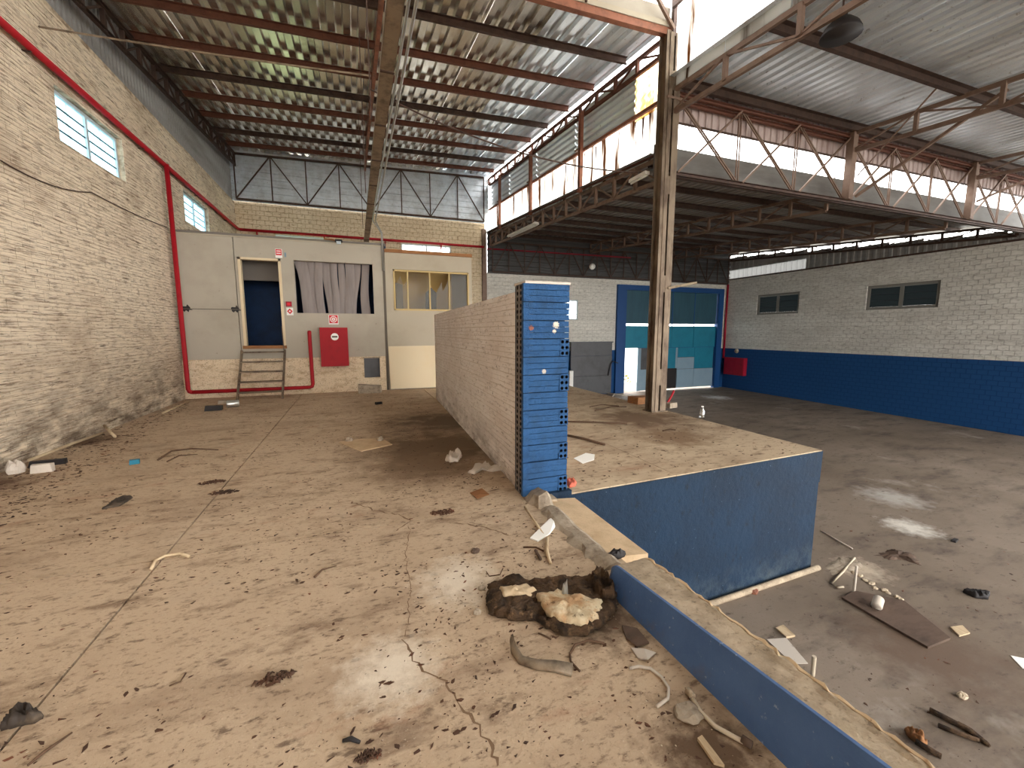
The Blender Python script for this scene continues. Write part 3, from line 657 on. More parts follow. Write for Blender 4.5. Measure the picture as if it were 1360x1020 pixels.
# gable trusses
def gable_truss(name, x0, x1, zb, ztf, y, n, label, mat):
    t = thing(name, ((x0 + x1) / 2, y, zb), label, 'truss')
    MB().bar((x0, y, zb), (x1, y, zb), .05).build('bottom_chord', mat, t)
    MB().bar((x0, y, ztf(x0)), (x1, y, ztf(x1)), .06).build('top_chord', mat, t)
    st = (x1 - x0) / n
    for i in range(n + 1):
        x = x0 + st * i; MB().bar((x, y, zb), (x, y, ztf(x)), .035, .035, (0, 1, 0)).build('upright', mat, t)
    for i in range(n):
        a, b = x0 + st * i, x0 + st * (i + 1)
        if i % 4 in (0, 3) : pass
        if i % 2 == 0: MB().bar((a, y - .02, zb), (b, y - .02, ztf(b)), .035).build('diagonal', mat, t)
        else: MB().bar((a, y - .02, ztf(a)), (b, y - .02, zb), .035).build('diagonal', mat, t)
    return t
gable_truss('gable_truss', XL + .1, 5.05, 5.88, lambda x: zl(x, YB) + .02, YB - .12, 8, 'thin dark truss in front of the blue-grey gable', 'steel_dark')
gable_truss('gable_truss', 5.4, XR - .2, 3.93, lambda x: zf(YB) - .25, YB - .14, 18, 'rusty truss in front of the dark gable above the sliding door', 'steel_dark')
# mid-bay roof beam and step beam
MB().channel((.55, YS, zl(.55, YS) - .06), (.55, YB - .05, zl(.55, YB) - .06), .06, .15, .01).build('roof_beam', 'rust_bright', label='rust-orange steel beam running under the high roof beside the cable tray', cat='beam')
sb = thing('step_beam', (1, YS - .05, 6.4), 'rust-orange cross beam with pale closing sheet above, ending at the column', 'beam')
MB().hexa([(XL, YS - .08, 6.36), (XC, YS - .08, 6.52), (XC, YS + .02, 6.52), (XL, YS + .02, 6.36), (XL, YS - .08, 6.48), (XC, YS - .08, 6.64), (XC, YS + .02, 6.64), (XL, YS + .02, 6.48)]).build('beam', 'rust_bright', sb)
x = XL
while x < XC - .02:
    x2 = min(x + 1.5, XC); zz = lambda x: 6.36 + (x - XL) * .018
    MB().hexa([(x, YS - .02, zz(x) + .11), (x2 - .01, YS - .02, zz(x2) + .11), (x2 - .01, YS, zz(x2) + .11), (x, YS, zz(x) + .11), (x, YS - .02, zz(x) + .46), (x2 - .01, YS - .02, zz(x2) + .46), (x2 - .01, YS, zz(x2) + .46), (x, YS, zz(x) + .46)]).build('closing_sheet', 'panel', sb); x = x2
MB().hexa([(XL, YS - .1, 6.47), (XC, YS - .1, 6.63), (XC, YS - .08, 6.63), (XL, YS - .08, 6.47), (XL, YS - .1, 6.55), (XC, YS - .1, 6.71), (XC, YS - .08, 6.71), (XL, YS - .08, 6.55)]).build('edge_strip', 'panel_cream', sb)
MB().bar((3.6, YS - .12, 6.6), (3.6, YS - .12, 7.6), .03, .03, (0, 1, 0)).build('hanger', 'steel_dark', sb)

# ---- column
co = thing('steel_column', (5.28, 6.42, 0), 'weathered built-up steel column standing on the dock edge', 'column')
for o in (-.085, .085): MB().channel((5.28 + o, 6.42, 0), (5.28 + o, 6.42, 6.52), .075 , .20, .01, (0, 1, 0), 1 if o < 0 else -1).build('channel', 'column', co)
MB().box(5.25, 5.31, 6.39, 6.45, 0, 6.5).build('web', 'column', co)
for xa, xb in ((5.185, 5.262), (5.298, 5.375)): MB().box(xa, xb, 6.308, 6.32, 0, 6.5).build('face_plate', 'column', co)
for k in range(4): MB().box(5.26, 5.30, 6.31, 6.322, .5 + 1.7 * k, .8 + 1.7 * k).build('batten', 'column', co)
MB().box(5.10, 5.46, 6.28, 6.56, 0, .015).build('base_plate', 'column', co)
MB().bar((5.33, 6.42, 6.5), (5.33, 6.42, 7.75), .07, .07, (0, 1, 0)).build('upper_post', 'steel_dark', co)
MB().bar((4.85, 6.36, 7.05), (5.28, 6.36, 6.58), .05).build('knee_brace', 'steel_tan', co)
MB().box(5.16, 5.52, 6.30, 6.33, 5.46, 5.50).build('cleat', 'steel_tan', co)
MB().tube([(5.37, 6.3, 2.28), (5.62, 6.0, 2.34), (5.68, 5.95, 2.35)], .022, 8).build('side_arm', 'pvc', co)
MB().box(5.39, 5.395, 6.33, 6.40, 1.93, 2.12).build('notice', 'paper_grey', co, label='small pale paper notice')
thing_r = MB().tube([fl(876, 542) + Vector((.1, 0, .02)), fl(878, 541) + Vector((.15, 0, .08)), fl(882, 540) + Vector((.18, 0, .22)), fl(884, 540) + Vector((.19, 0, .32))], .02, 8).build('red_hose', 'red', smooth=True, label='short bent red hose at the foot of the steel column', cat='hose')

# ---- cable tray, conduits, wires
ct = thing('cable_tray', (.35, 6, 3.7), 'long perforated cable tray running overhead to the office roof', 'cable tray')
MB().box(.295, .405, -.5, 11.35, 3.70, 3.705).build('tray_bottom', 'tray', ct)
for x in (.295, .405): MB().box(x - .003, x + .003, -.5, 11.35, 3.70, 3.75).build('tray_side', 'tray', ct)
for k in range(11): MB().box(.292, .408, 1.0 + k, 1.03 + k, 3.693, 3.70).build('splice_strap', 'steel_dark', ct)
for k in range(4):
    y = 2.5 + 2.6 * k
    MB().bar((.26, y, 3.78), (.26, y, 6.6 if y > YS else 7.2), .012, .012, (0, 1, 0)).build('hanger_rod', 'steel_dark', ct)
MB().tube([(.30, 0, 3.75), (.33, 4, 3.76), (.31, 8, 3.76), (.34, 11.3, 3.75)], .02, 6).build('cable', 'black', ct)
for i, x in enumerate((.52, .58)):
    MB().tube([(x, -.5, 4.15), (x, 5.0, 4.15), (x - .02, 10.9, 4.12), (.70 + i * .02, YO - .03, 3.9), (.70 + i * .03, YO - .03, 3.0)], .014, 8).build('conduit', 'alu', smooth=True, label='thin galvanised conduit beside the cable tray, %s' % ('nearer to it' if i == 0 else 'farther from it'), cat='conduit')
def droop(p, q, s, n=14):
    p = Vector(p); q = Vector(q); return [p.lerp(q, i / n) - Vector((0, 0, s * 4 * (i / n) * (1 - i / n))) for i in range(n + 1)]
MB().tube(droop((.35, 6.9, 5.0), (5.22, 6.9, 4.45), .28), .012, 6).build('slack_cable', 'steel_dark', label='slack dark cable hanging from the cable tray to the column lamp', cat='cable')
MB().tube(droop((XL + .1, 7.4, 5.25), (.35, 6.6, 5.02), .02), .012, 6).build('slack_cable', 'tray', label='thin pale cable stretched from left wall to the tray', cat='cable')
MB().tube(droop((XL + .03, 5.2, 3.72), (XL + .03, 8.3, 3.55), .28) + droop((XL + .03, 8.3, 3.55), (XL + .03, 11.0, 3.65), .03), .008, 5).build('wall_cable', 'steel_dark', label='thin dark cable sagging across the left brick wall', cat='cable')
MB().tube(droop(fl(1010, 252, 4.5), fl(1125, 230, 4.95), .1), .01, 5).build('slack_cable', 'tray', label='thin cable looping under the crossed truss', cat='cable')

# ---- fluorescent fixtures
fx = thing('fluorescent_light', (XC - .1, 13.1, 4.55), 'white fluorescent batten hanging under the clerestory girder', 'light')
MB().hexa([(XC - .2, 11.9, 4.66), (XC - .02, 11.9, 4.66), (XC - .02, 14.3, 4.78), (XC - .2, 14.3, 4.78), (XC - .17, 11.9, 4.72), (XC - .05, 11.9, 4.72), (XC - .05, 14.3, 4.84), (XC - .17, 14.3, 4.84)]).build('housing', 'white', fx)
for o in (-.155, -.065): MB().tube([(XC + o, 11.95, 4.645), (XC + o, 14.25, 4.765)], .016, 8).build('tube', 'tube_lit', fx, smooth=True)
fx = thing('fluorescent_light', (XC - .1, 6.9, 4.35), 'small white lamp end beside the column below the clerestory', 'light')
MB().box(XC - .2, XC - .1, 6.75, 7.25, 4.36, 4.42).build('housing', 'white', fx)
MB().tube([(XC - .15, 6.76, 4.345), (XC - .15, 7.24, 4.345)], .016, 8).build('tube', 'tube_lit', fx, smooth=True)
pl = fl(1117, 42, 5.0)
t = thing('dome_lamp', (pl.x, pl.y, 4.95), 'dark dome lamp hanging from the near bay roof', 'lamp')
MB().lathe((pl.x, pl.y, 4.95), [(.21, 0), (.205, .03), (.17, .10), (.10, .17), (.05, .20), (.05, .28)], 20).build('shade', 'black', t, smooth=True)
MB().tube([(pl.x, pl.y, 5.2), (pl.x, pl.y, zn(pl.y) + .1)], .012, 6).build('stem', 'steel_dark', t)

# ================================================================== WINDOWS
def window(name, axis, plane, rect, cols, rows, fm, gm, label, bars=0, barmat='bar_dark', fw=.05, dep=.06, bulge=0):
    """axis 'x': wall faces along x, rect=(y0,y1,z0,z1); axis 'y' likewise with x"""
    a, b, c, d = rect
    cent = ((plane, (a + b) / 2, c) if axis == 'x' else ((a + b) / 2, plane, c))
    t = thing(name, cent, label, 'window', kind='structure')
    def bx(u0, u1, w0, w1, d0, d1):
        mb = MB()
        if axis == 'x': mb.box(plane + d0, plane + d1, u0, u1, w0, w1)
        else: mb.box(u0, u1, plane + d0, plane + d1, w0, w1)
        return mb
    fr = MB()
    for q in ((a, b, c, c + fw), (a, b, d - fw, d), (a, a + fw, c + fw, d - fw), (b - fw, b, c + fw, d - fw)): s = bx(*q, -dep / 2, dep / 2); fr.add(s.v, s.f)
    fr.build('frame', fm, t)
    cw = (b - a - 2 * fw) / cols; rh = (d - c - 2 * fw) / rows
    for i in range(1, cols): bx(a + fw + cw * i - fw * .6, a + fw + cw * i + fw * .6, c + fw, d - fw, -dep / 2, dep / 2).build('mullion', fm, t)
    for i in range(cols):
        for j in range(1, rows): bx(a + fw + cw * i, a + fw + cw * (i + 1), c + fw + rh * j - .01, c + fw + rh * j + .01, -.012, .012).build('bar', barmat, t)
        for j in range(rows):
            bx(a + fw + cw * i + .001, a + fw + cw * (i + 1) - .001, c + fw + rh * j + .002, c + fw + rh * (j + 1) - .002, -.003, .003).build('pane', gm, t)
        for s_ in range(bars):
            u = a + fw + cw * i + cw * (s_ + .5 if bars == 1 else (.12 if s_ == 0 else .82)); bx(u - .008, u + .008, c + fw, d - fw, -.02, -.004).build('bar', barmat, t)
    return t
window('window_1', 'x', XL - .10, LW[0], 2, 4, 'frame_white', 'pane_cyan', 'pale blue louvred window high on the left wall, nearer one', bars=1)
window('window_2', 'x', XL - .10, LW[1], 2, 4, 'frame_white', 'pane_cyan', 'pale blue louvred window high on the left wall by the corner', bars=1)
window('window_3', 'y', YB + .1, BWIN[0], 2, 2, 'frame_white', 'pane_green', 'greenish window strip just above the left office roof', bars=1)
window('window_4', 'y', YB + .1, BWIN[1], 2, 2, 'frame_white', 'pane_white', 'bright white window strip above the second office', bars=2)
window('window_5', 'y', YB + .1, (8.9, 9.5, 2.02, 2.9), 1, 4, 'frame_white', 'pane_white', 'small bright barred window beside the blue pier', bars=1)
window('window_6', 'x', XR + .08, RWIN[0], 2, 3, 'frame_grey', 'pane_dim', 'dusty twin window on the right wall near the corner', fw=.10)
window('window_7', 'x', XR + .08, RWIN[1], 2, 3, 'frame_grey', 'pane_dim', 'larger dusty twin window on the right wall, nearer to the camera', fw=.10)
for rect in RWIN:
    pass

# ================================================================== OFFICE BLOCK
of = thing('wall_office', (-1, YO, 0), 'grey panelled office front with door opening on a brick base', 'office wall', kind='structure')
bb = MB()
for a, b, c, d in cells(XL, .70, 0, .87, [(.17, .55, .33, .845)]): bb.box(a, b, YO, YO + .14, c, d)
bb.build('base_core', 'brick_base', of)
bm8 = [MB().box(-.123, .123, -.006 + .001 * k, .02, -.0745 + .001 * k, .0745) for k in range(4)]
bmesh_ = [raw_mesh(b, 'brick_base', 'brick') for b in bm8]
for k in range(5):
    z = .078 + CH * k * 1.02; x = XL + .15 + (.125 if k % 2 else 0)
    while x < .70 - .12:
        if not (x + .13 > .17 and x - .13 < .55 and z + .07 > .33):
            o = bpy.data.objects.new('brick', bmesh_[RND.randrange(4)]); COL.objects.link(o); o.parent = of; o.location = Vector((x, YO, z)) - wloc(of)
        x += .25
def pan(x0, x1, z0, z1, mat='panel', y=YO, th=.05, root=None, name='panel'): return MB().box(x0, x1, y - .012, y + th, z0, z1).build(name, mat, root or of)
pan(XL + .10, -2.47, .87, 1.98); pan(XL + .10, -2.47, 1.995, 3.57); pan(-2.455, -2.37, .87, 3.57)
pan(-2.37, -1.57, 3.12, 3.57); pan(-1.57, -1.29, .87, 3.57); pan(-1.29, .476, .87, 1.92); pan(-1.29, .476, 3.15, 3.57); pan(.476, .70, .87, 3.57)
pan(-2.37, -1.57, .87, 1.10)
MB().box(XL + .08, .72, YO - .03, YO + .08, 3.57, 3.60).build('top_rail', 'panel_cream', of)
MB().box(.70, .76, YO - .02, YO + .1, 0, 3.62).build('corner_post', 'trim_dark', of)
MB().bar((-3.5, YO - .02, 1.988), (-2.4, YO - .02, 1.988), .012).build('joint_strip', 'trim_dark', of)
for x in (-3.42, -2.50):
    mb = MB(); r = random.Random(3)
    pts = [(x + math.cos(a) * r.uniform(.03, .13), YO - .014, 1.99 + math.sin(a) * r.uniform(.03, .11)) for a in [i * math.pi / 7 for i in range(14)]]
    mb.prism(pts, (0, -.004, 0)).build('scorch_mark', 'black', of)
# door opening trim
for q in ((-2.40, -2.345, 1.10, 3.15), (-1.60, -1.545, 1.10, 3.15)): MB().box(q[0], q[1], YO - .03, YO + .12, q[2], q[3]).build('door_jamb', 'ply_cream', of)
MB().box(-2.40, -1.545, YO - .03, YO + .12, 3.10, 3.15).build('door_head', 'ply_cream', of)
MB().box(-2.42, -1.53, YO - .06, YO + .15, 1.10, 1.17).build('door_sill', 'wood', of)
# window reveal
for q in ((-1.30, .485, 1.905, 1.93), (-1.30, .485, 3.14, 3.16), (-1.30, -1.275, 1.92, 3.15), (.465, .485, 1.92, 3.15)): MB().box(q[0], q[1], YO - .02, YO + .1, q[2], q[3]).build('window_trim', 'panel', of)
# rooms
MB().box(XL + .05, 3.0, YO + .05, 14.5, 1.05, 1.12).build('room_floor', 'office_grey', of)
MB().box(XL + .05, .80, YO + .02, 14.6, 3.60, 3.66).build('room_ceiling', 'office_grey', of)
MB().box(XL + .05, .75, 13.2, 13.3, 0, 3.6).build('room_back', 'office_blue', of)
MB().box(XL + .02, XL + .06, YO + .06, 13.3, .9, 3.6).build('room_side', 'office_blue', of)
MB().box(-1.42, -1.36, YO + .9, 13.2, 1.1, 3.6).build('room_divider', 'office_blue', of)
MB().box(.72, .80, YO + .06, 14.5, 0, 3.6).build('room_side', 'office_blue', of)
MB().box(-2.6, -1.44, YO + .7, YO + .78, 2.72, 3.6).build('bulkhead', 'office_grey', of)
# hatch opening in the base
MB().box(.17, .55, YO + .10, YO + .13, .33, .845).build('hatch_dark', 'grey_metal', of)  # grey plate stands in for the dark inside the opening
MB().box(.15, .57, YO - .02, YO + .06, .83, .86).build('hatch_lintel', 'conc_top', of)
# vertical blinds in the left office window
vb = thing('vertical_blind', (-.4, YO + .16, 1.93), 'grey vertical fabric blind with displaced slats in the office window', 'blind')
MB().box(-1.27, .46, YO + .12, YO + .17, 3.15, 3.2).build('head_rail', 'office_grey', vb)
xs_ = [-1.16, -.96, -.78, -.59, -.41, -.24, -.06, .10, .29]
for i, x in enumerate(xs_):
    mb = MB(); n = 10; wd = [.27, .19, .17, .18, .17, .16, .19, .17, .20][i]; lean = [.16, .06, .02, .05, -.02, -.05, -.06, -.12, -.02][i]
    vs = []; fs = []; yy_ = YO + .16 + .03 * (i % 2)
    for j in range(n + 1):
        z = 3.16 - (3.16 - 1.93) * j / n; s = j / n; cx_ = x + lean * s + .02 * math.sin(s * 5 + i); ww = wd * (1 - .12 * math.sin(s * 3 + i * 1.7))
        for kx, dy in ((-.5, .02), (0, -.012), (.5, .02)): vs.append((cx_ + kx * ww, yy_ + dy, z))
    for j in range(n):
        for k in range(2): a = j * 3 + k; fs.append((a, a + 1, a + 4, a + 3))
    mb.add(vs, fs)
    mb.build('slat', 'blind', vb, smooth=True)
# second office
o2 = thing('wall_office_second', (1.9, YO, 1.1), 'cream panelled second office front with ochre framed window', 'office wall', kind='structure')
pan(.76, 2.97, 3.05, 3.45, 'panel_cream', root=o2); pan(.76, .95, 1.13, 3.05, 'panel_cream', root=o2); pan(2.9, 2.97, 1.13, 3.05, 'panel_cream', root=o2); pan(.95, 2.9, 1.13, 2.03, 'panel_cream', root=o2)
pan(.76, 2.97, 0, 1.13, 'panel', root=o2)
MB().box(.76, 2.99, YO - .05, YO + .1, 3.45, 3.53).build('top_beam', 'wood', o2)
MB().box(2.93, 2.99, YO, 14.5, 0, 3.5).build('side_panel', 'panel_cream', o2)
MB().box(.8, 2.95, 13.4, 13.5, 1.1, 3.6).build('room_back', 'office_yellow', o2)
w8 = thing('window_8', (1.92, YO, 2.03), 'ochre framed office window with broken panes', 'window', kind='structure')
fr = MB()
for q in ((.95, 2.9, 2.03, 2.07), (.95, 2.9, 3.0, 3.04), (.95, .99, 2.03, 3.04), (2.86, 2.9, 2.03, 3.04)): fr.box(q[0], q[1], YO - .03, YO + .04, q[2], q[3])
fr.build('frame', 'frame_yellow', w8)
for x in (1.30, 1.86, 2.37): MB().box(x - .018, x + .018, YO - .025, YO + .035, 2.07, 3.0).build('mullion', 'frame_yellow', w8)
edges = [.99, 1.30, 1.86, 2.37, 2.86]
shards = [[(0, 0), (1, 0), (1, .75), (.7, .62), (.4, .9), (0, .6)], [(0, 0), (1, 0), (1, 1), (0, 1)], [(0, 0), (1, 0), (1, .82), (.7, .5), (.62, .75), (.3, .45), (0, .62)], [(0, 0), (1, 0), (1, 1), (0, 1)]]
for i, sh in enumerate(shards):
    a, b = edges[i] + .018, edges[i + 1] - .018
    MB().prism([(a + (b - a) * u, YO + .004, 2.07 + .93 * v) for u, v in sh], (0, .004, 0)).build('pane', 'glass', w8)
MB().prism([(.80, YO + .5, 1.2), (1.25, YO + .7, 1.2), (1.25, YO + .7, 2.75), (.80, YO + .5, 2.85)], (0, .05, 0)).build('inner_board', 'office_grey', o2)
MB().prism([(1.9, YO + 1.2, 1.2), (2.25, YO + 1.2, 1.2), (2.25, YO + 1.2, 2.6), (2.1, YO + 1.2, 2.75), (1.95, YO + 1.2, 2.6)], (0, .05, 0)).build('inner_cabinet', 'black', o2)
# board leaning on the front
MB().hexa([(.79, YO - .10, .03), (2.40, YO - .10, .02), (2.40, YO - .08, .02), (.79, YO - .08, .03), (.77, YO - .045, 1.12), (2.40, YO - .045, 1.13), (2.40, YO - .02, 1.13), (.77, YO - .02, 1.12)]).build('leaning_board', 'ply_cream', label='clean cream board leaning against the second office front', cat='board')
MB().hexa([(-.02 + .02, 10.72, 0), (.50, 10.62, 0), (.56, 10.85, 0), (.02, 10.93, 0), (-.0, 10.74, .21), (.49, 10.64, .16), (.55, 10.84, .17), (.02, 10.92, .22)]).build('concrete_block', 'stone', label='broken concrete block lying before the dark hatch', cat='block')

# ---- steps
st = thing('metal_steps', (-2.05, 10.8, 0), 'narrow rusty metal steps up to the office door', 'steps')
for x in (-2.47, -1.60): MB().bar((x, 10.5, 0), (x + .03, 11.1, 1.06), .04, .05).build('stringer', 'column', st)
for k in range(5):
    s = (k + .75) / 4.9; y = 10.5 + .6 * s; z = 1.06 * s
    MB().box(-2.47 + .03 * s, -1.58, y - .09, y + .09, z - .015, z + .012).build('tread', 'column', st)
MB().bar((-1.585, 11.08, 1.0), (-1.60, 11.1, 1.62), .018, .018, (0, 1, 0)).build('hand_rod', 'column', st)

# ---- fire pipe
def elbow(pts, r, name, parent): return MB().tube(pts, r, 12).build(name, 'red', parent, smooth=True)
fp = thing('fire_pipe', (XL + .1, 11, .15), 'red fire main along both walls with a riser down to the hydrant', 'pipe')
PZ = 4.9
elbow([(XL + .09, YN, PZ), (XL + .09, YB - .2, PZ), (XL + .12, YB - .12, PZ), (XL + .2, YB - .09, PZ)], .045, 'main_run', fp)
elbow([(XL + .2, YB - .09, PZ), (5.05, YB - .09, PZ)], .045, 'back_run', fp)
elbow([(XL + .13, 11.0, PZ), (XL + .13, 11.0, .24), (XL + .15, 11.0, .19), (XL + .2, 11.0, .17)], .045, 'riser', fp)
elbow([(XL + .2, 11.0, .17), (-1.09, 11.0, .17), (-1.03, 11.0, .19), (-1.01, 11.0, .25), (-1.02, 11.0, 1.46), (-1.02, 11.02, 1.5)], .042, 'hydrant_branch', fp)
for y in (7.2, 10.1, 13, 15.5): MB().box(XL, XL + .10, y - .012, y + .012, PZ - .055, PZ - .043).build('bracket', 'steel_dark', fp)
for x in (-3.0, -.9, 1.2, 3.3): MB().box(x - .015, x + .015, YB - .15, YB, PZ - .2, PZ - .045).build('bracket', 'red', fp)
MB().tube([(5.2, YB - .06, PZ - .05), (12, YB - .3, PZ - .05)], .03, 8).build('fire_pipe', 'red_dark', smooth=True, label='dull red pipe under the low roof along the dark gable', cat='pipe')
MB().tube([(XR - .12, YB - .1, 3.9), (XR - .12, YB - .1, .1)], .05, 8).build('fire_pipe', 'red_dark', smooth=True, label='dull red riser in the corner by the sliding door', cat='pipe')

# ---- fire cabinet and signs
fc = thing('fire_hose_cabinet', (-.49, YO - .1, .66), 'bright red fire hose cabinet mounted below the office window', 'cabinet')
MB().box(-.80, -.18, YO - .20, YO - .012, .66, 1.59).build('body', 'red', fc)
dr = MB().box(-.785, -.195, YO - .215, YO - .20, .675, 1.575).build('door', 'red', fc)
MB().lathe((-.47, YO - .217, 1.37), [(.085, 0), (.085, -.006)], 20, (0, 1, 0)).build('round_window', 'paper', dr, label='round white window with dark band')
MB().box(-.53, -.41, YO - .228, YO - .222, 1.35, 1.39).build('window_band', 'trim_dark', dr)
sg = thing('fire_hose_sign', (-.48, YO - .02, 1.70), 'red square sign with white circle above the fire cabinet', 'sign')
MB().box(-.595, -.375, YO - .022, YO - .013, 1.665, 1.895).build('plate', 'white', sg)
MB().box(-.58, -.39, YO - .025, YO - .021, 1.695, 1.885).build('red_field', 'signred', sg)
MB().lathe((-.485, YO - .024, 1.79), [(.078, 0), (.078, -.004)], 20, (0, 1, 0)).build('white_ring', 'white', sg)
MB().lathe((-.485, YO - .0275, 1.79), [(.058, 0), (.058, -.003)], 20, (0, 1, 0)).build('hose_mark', mt['signred'], sg)
MB().lathe((-.485, YO - .030, 1.79), [(.040, 0), (.040, -.003)], 20, (0, 1, 0)).build('hose_ring', 'white', sg)
MB().lathe((-.485, YO - .033, 1.79), [(.014, 0), (.014, -.003)], 12, (0, 1, 0)).build('hose_hub', mt['signred'], sg)
sg = thing('alarm_sign', (-1.42, YO - .02, 1.87), 'small white sign with red diamond beside the door', 'sign')
MB().box(-1.49, -1.35, YO - .022, YO - .013, 1.875, 2.05).build('plate', 'white', sg)
MB().prism([(-1.42, YO - .023, 1.90), (-1.36, YO - .023, 1.965), (-1.42, YO - .023, 2.03), (-1.48, YO - .023, 1.965)], (0, -.003, 0)).build('diamond', 'signred', sg)
MB().prism([(-1.42, YO - .027, 1.94), (-1.395, YO - .027, 1.965), (-1.42, YO - .027, 1.99), (-1.445, YO - .027, 1.965)], (0, -.003, 0)).build('diamond_centre', 'white', sg)
al = thing('alarm_call_point', (-1.43, YO - .03, 2.07), 'red fire alarm box above the small diamond sign', 'alarm')
MB().box(-1.49, -1.37, YO - .06, YO - .013, 2.075, 2.19).build('box', 'red_dark', al); MB().box(-1.46, -1.40, YO - .065, YO - .06, 2.10, 2.16).build('button_plate', 'signred', al)
sg = thing('door_sign', (-1.57, YO - .02, 3.15), 'red and white notice at the upper corner of the office door', 'sign')
MB().box(-1.64, -1.50, YO - .04, YO - .032, 3.17, 3.37).build('plate', 'white', sg); MB().box(-1.63, -1.51, YO - .043, YO - .04, 3.23, 3.36).build('red_field', 'signred', sg)
for z in (3.27, 3.32): MB().box(-1.615, -1.525, YO - .046, YO - .043, z - .01, z + .012).build('text_line', 'white', sg)
MB().box(-1.46, -1.42, YO - .02, YO - .013, 3.20, 3.30).build('door_tag', 'door_white', label='tiny pale green tag beside the red door notice', cat='tag')
em = thing('emergency_light', (-.28, YO - .05, 3.5), 'small twin emergency light on top of the office front', 'light')
MB().box(-.36, -.20, YO - .12, YO + .02, 3.60, 3.66).build('body', 'black', em); MB().box(-.33, -.23, YO - .15, YO - .11, 3.55, 3.61).build('lamp_head', 'frame_white', em)
MB().tube([(-.6, YO - .02, 3.67), (-.4, YO - .02, 3.66), (-.3, YO - .03, 3.63)], .02, 6).build('wire_bundle', 'wood', em)

# ================================================================== LOADING BAY BACK
dd = thing('door_1', (14.7, YB, -1.45), 'large teal and slate panelled door in a blue frame', 'door', kind='structure')
MB().box(DX0, 12.0, YB - .12, YB + .1, -1.5, 3.66).build('frame_post', 'door_blue', dd); MB().box(17.62, DX1, YB - .12, YB + .1, -1.5, 3.66).build('frame_post', 'door_blue', dd)
MB().box(12.0, 17.62, YB - .12, YB + .1, 3.42, 3.66).build('frame_head', 'door_blue', dd)
for a, b in ((12.02, 13.38), (13.40, 14.78), (14.80, 16.16), (16.18, 17.60)):
    MB().box(a, b, YB, YB + .04, 1.86, 3.42).build('upper_panel', 'door_dark', dd)
    MB().box(a, b, YB - .02, YB + .02, .70, 1.76).build('middle_panel', 'door_teal', dd)
for x in (13.39, 14.79, 16.17): MB().box(x - .02, x + .02, YB - .01, YB + .02, 1.70, 3.42).build('stile', 'door_blue', dd)
for (a, b, c, d, m_) in ((12.82, 13.0, -1.42, .68, 'door_white'), (13.0, 13.75, -.35, .68, 'grey_metal'), (13.0, 13.75, -1.40, -.37, 'door_white'), (13.76, 15.1, -.35, .68, 'door_teal'), (15.11, 15.22, -.35, .68, 'door_white'), (15.23, 16.3, .2, .68, 'door_teal'), (15.23, 16.3, -.40, .18, 'door_white'), (16.32, 17.55, -.40, .68, 'door_teal'), (15.23, 16.3, -1.36, -.42, 'door_white'), (16.32, 17.58, -1.36, -.42, 'door_white')):
    MB().box(a, b, YB - .01, YB + .03, c, d).build('lower_panel', m_, dd)
MB().box(13.76, 15.22, YB + .03, YB + .045, -1.38, -.36).build('opening_dark', 'black', dd)  # black sheet painted in for the dark of an opening in the door
MB().box(12.84, 17.64, YB + .05, YB + .07, -1.36, 1.72).build('light_stop', 'grey_metal', dd)  # added behind the panels to stop daylight showing through their gaps
MB().box(13.0, 17.6, YB + .02, YB + .05, .66, .72).build('seam_rail', 'door_blue', dd)
for (X, Y, r, h) in ((12.0, 20.5, .7, 1.1), (13.3, 21.5, .8, 1.3), (14.6, 20.8, .6, 1.0)):
    mb = MB(); rr = random.Random(int(X * 10))
    for k in range(160):
        a = rr.uniform(0, 6.28); q = rr.uniform(0, 1) ** .5 * r; z = -1.9 + rr.uniform(0, h); p = Vector((X + math.cos(a) * q, Y + math.sin(a) * q, z)); u = Vector((rr.uniform(-1, 1), rr.uniform(-1, 1), rr.uniform(-1, 1))).normalized() * .1; v = u.cross(Vector((rr.uniform(-1, 1), rr.uniform(-1, 1), 1))).normalized() * .05
        mb.add([p - u, p + v, p + u, p - v], [(0, 1, 2, 3)])
    mb.build('bush', M('dry bush %d' % int(X), C(150, 140, 60), .9), label='yellow-green bush outside the open wicket, %s' % {12.0: 'nearest the frame', 13.3: 'middle one', 14.6: 'farthest right'}[X], cat='bush')
# grey steel gate leaf
gt = thing('steel_gate', (10.2, YB - .1, -1.4), 'dark grey steel gate leaf beside the blue door frame', 'gate')
for a, b in ((-1.40, -.55), (-.54, .38), (.39, 1.0)): MB().box(9.05, 11.2, YB - .22, YB - .14, a, b).build('plate', 'grey_metal', gt)
MB().box(9.0, 11.25, YB - .24, YB - .12, .98, 1.03).build('top_rail', 'grey_metal', gt)
MB().tube([(11.0, YB - .26, -.55), (11.1, YB - .3, .0), (11.2, YB - .3, .12), (11.5, YB - .3, .02)], .025, 6).build('latch_rod', 'black', gt)
MB().box(8.85, 9.03, YB - .5, YB - .3, -1.45, -.25).build('leaning_board', 'white', label='narrow white board standing beside the grey gate', cat='board')
rb = thing('fire_hose_cabinet', (XR - .1, 16.2, -.75), 'dull red fire hose cabinet on the blue dado of the right wall', 'cabinet')
MB().box(XR - .22, XR, 15.55, 16.75, -.72, .16).build('body', 'red_dark', rb); MB().box(XR - .24, XR - .22, 15.58, 16.13, -.69, .13).build('door', 'red_dark', rb); MB().box(XR - .24, XR - .22, 16.15, 16.72, -.69, .13).build('door', 'red_dark', rb)
MB().lathe((XR - .01, 16.2, .5), [(.12, 0), (.10, -.05), (.05, -.08)], 14, (1, 0, 0)).build('round_vent', 'stone', label='pale round vent above the dull red cabinet', cat='vent')
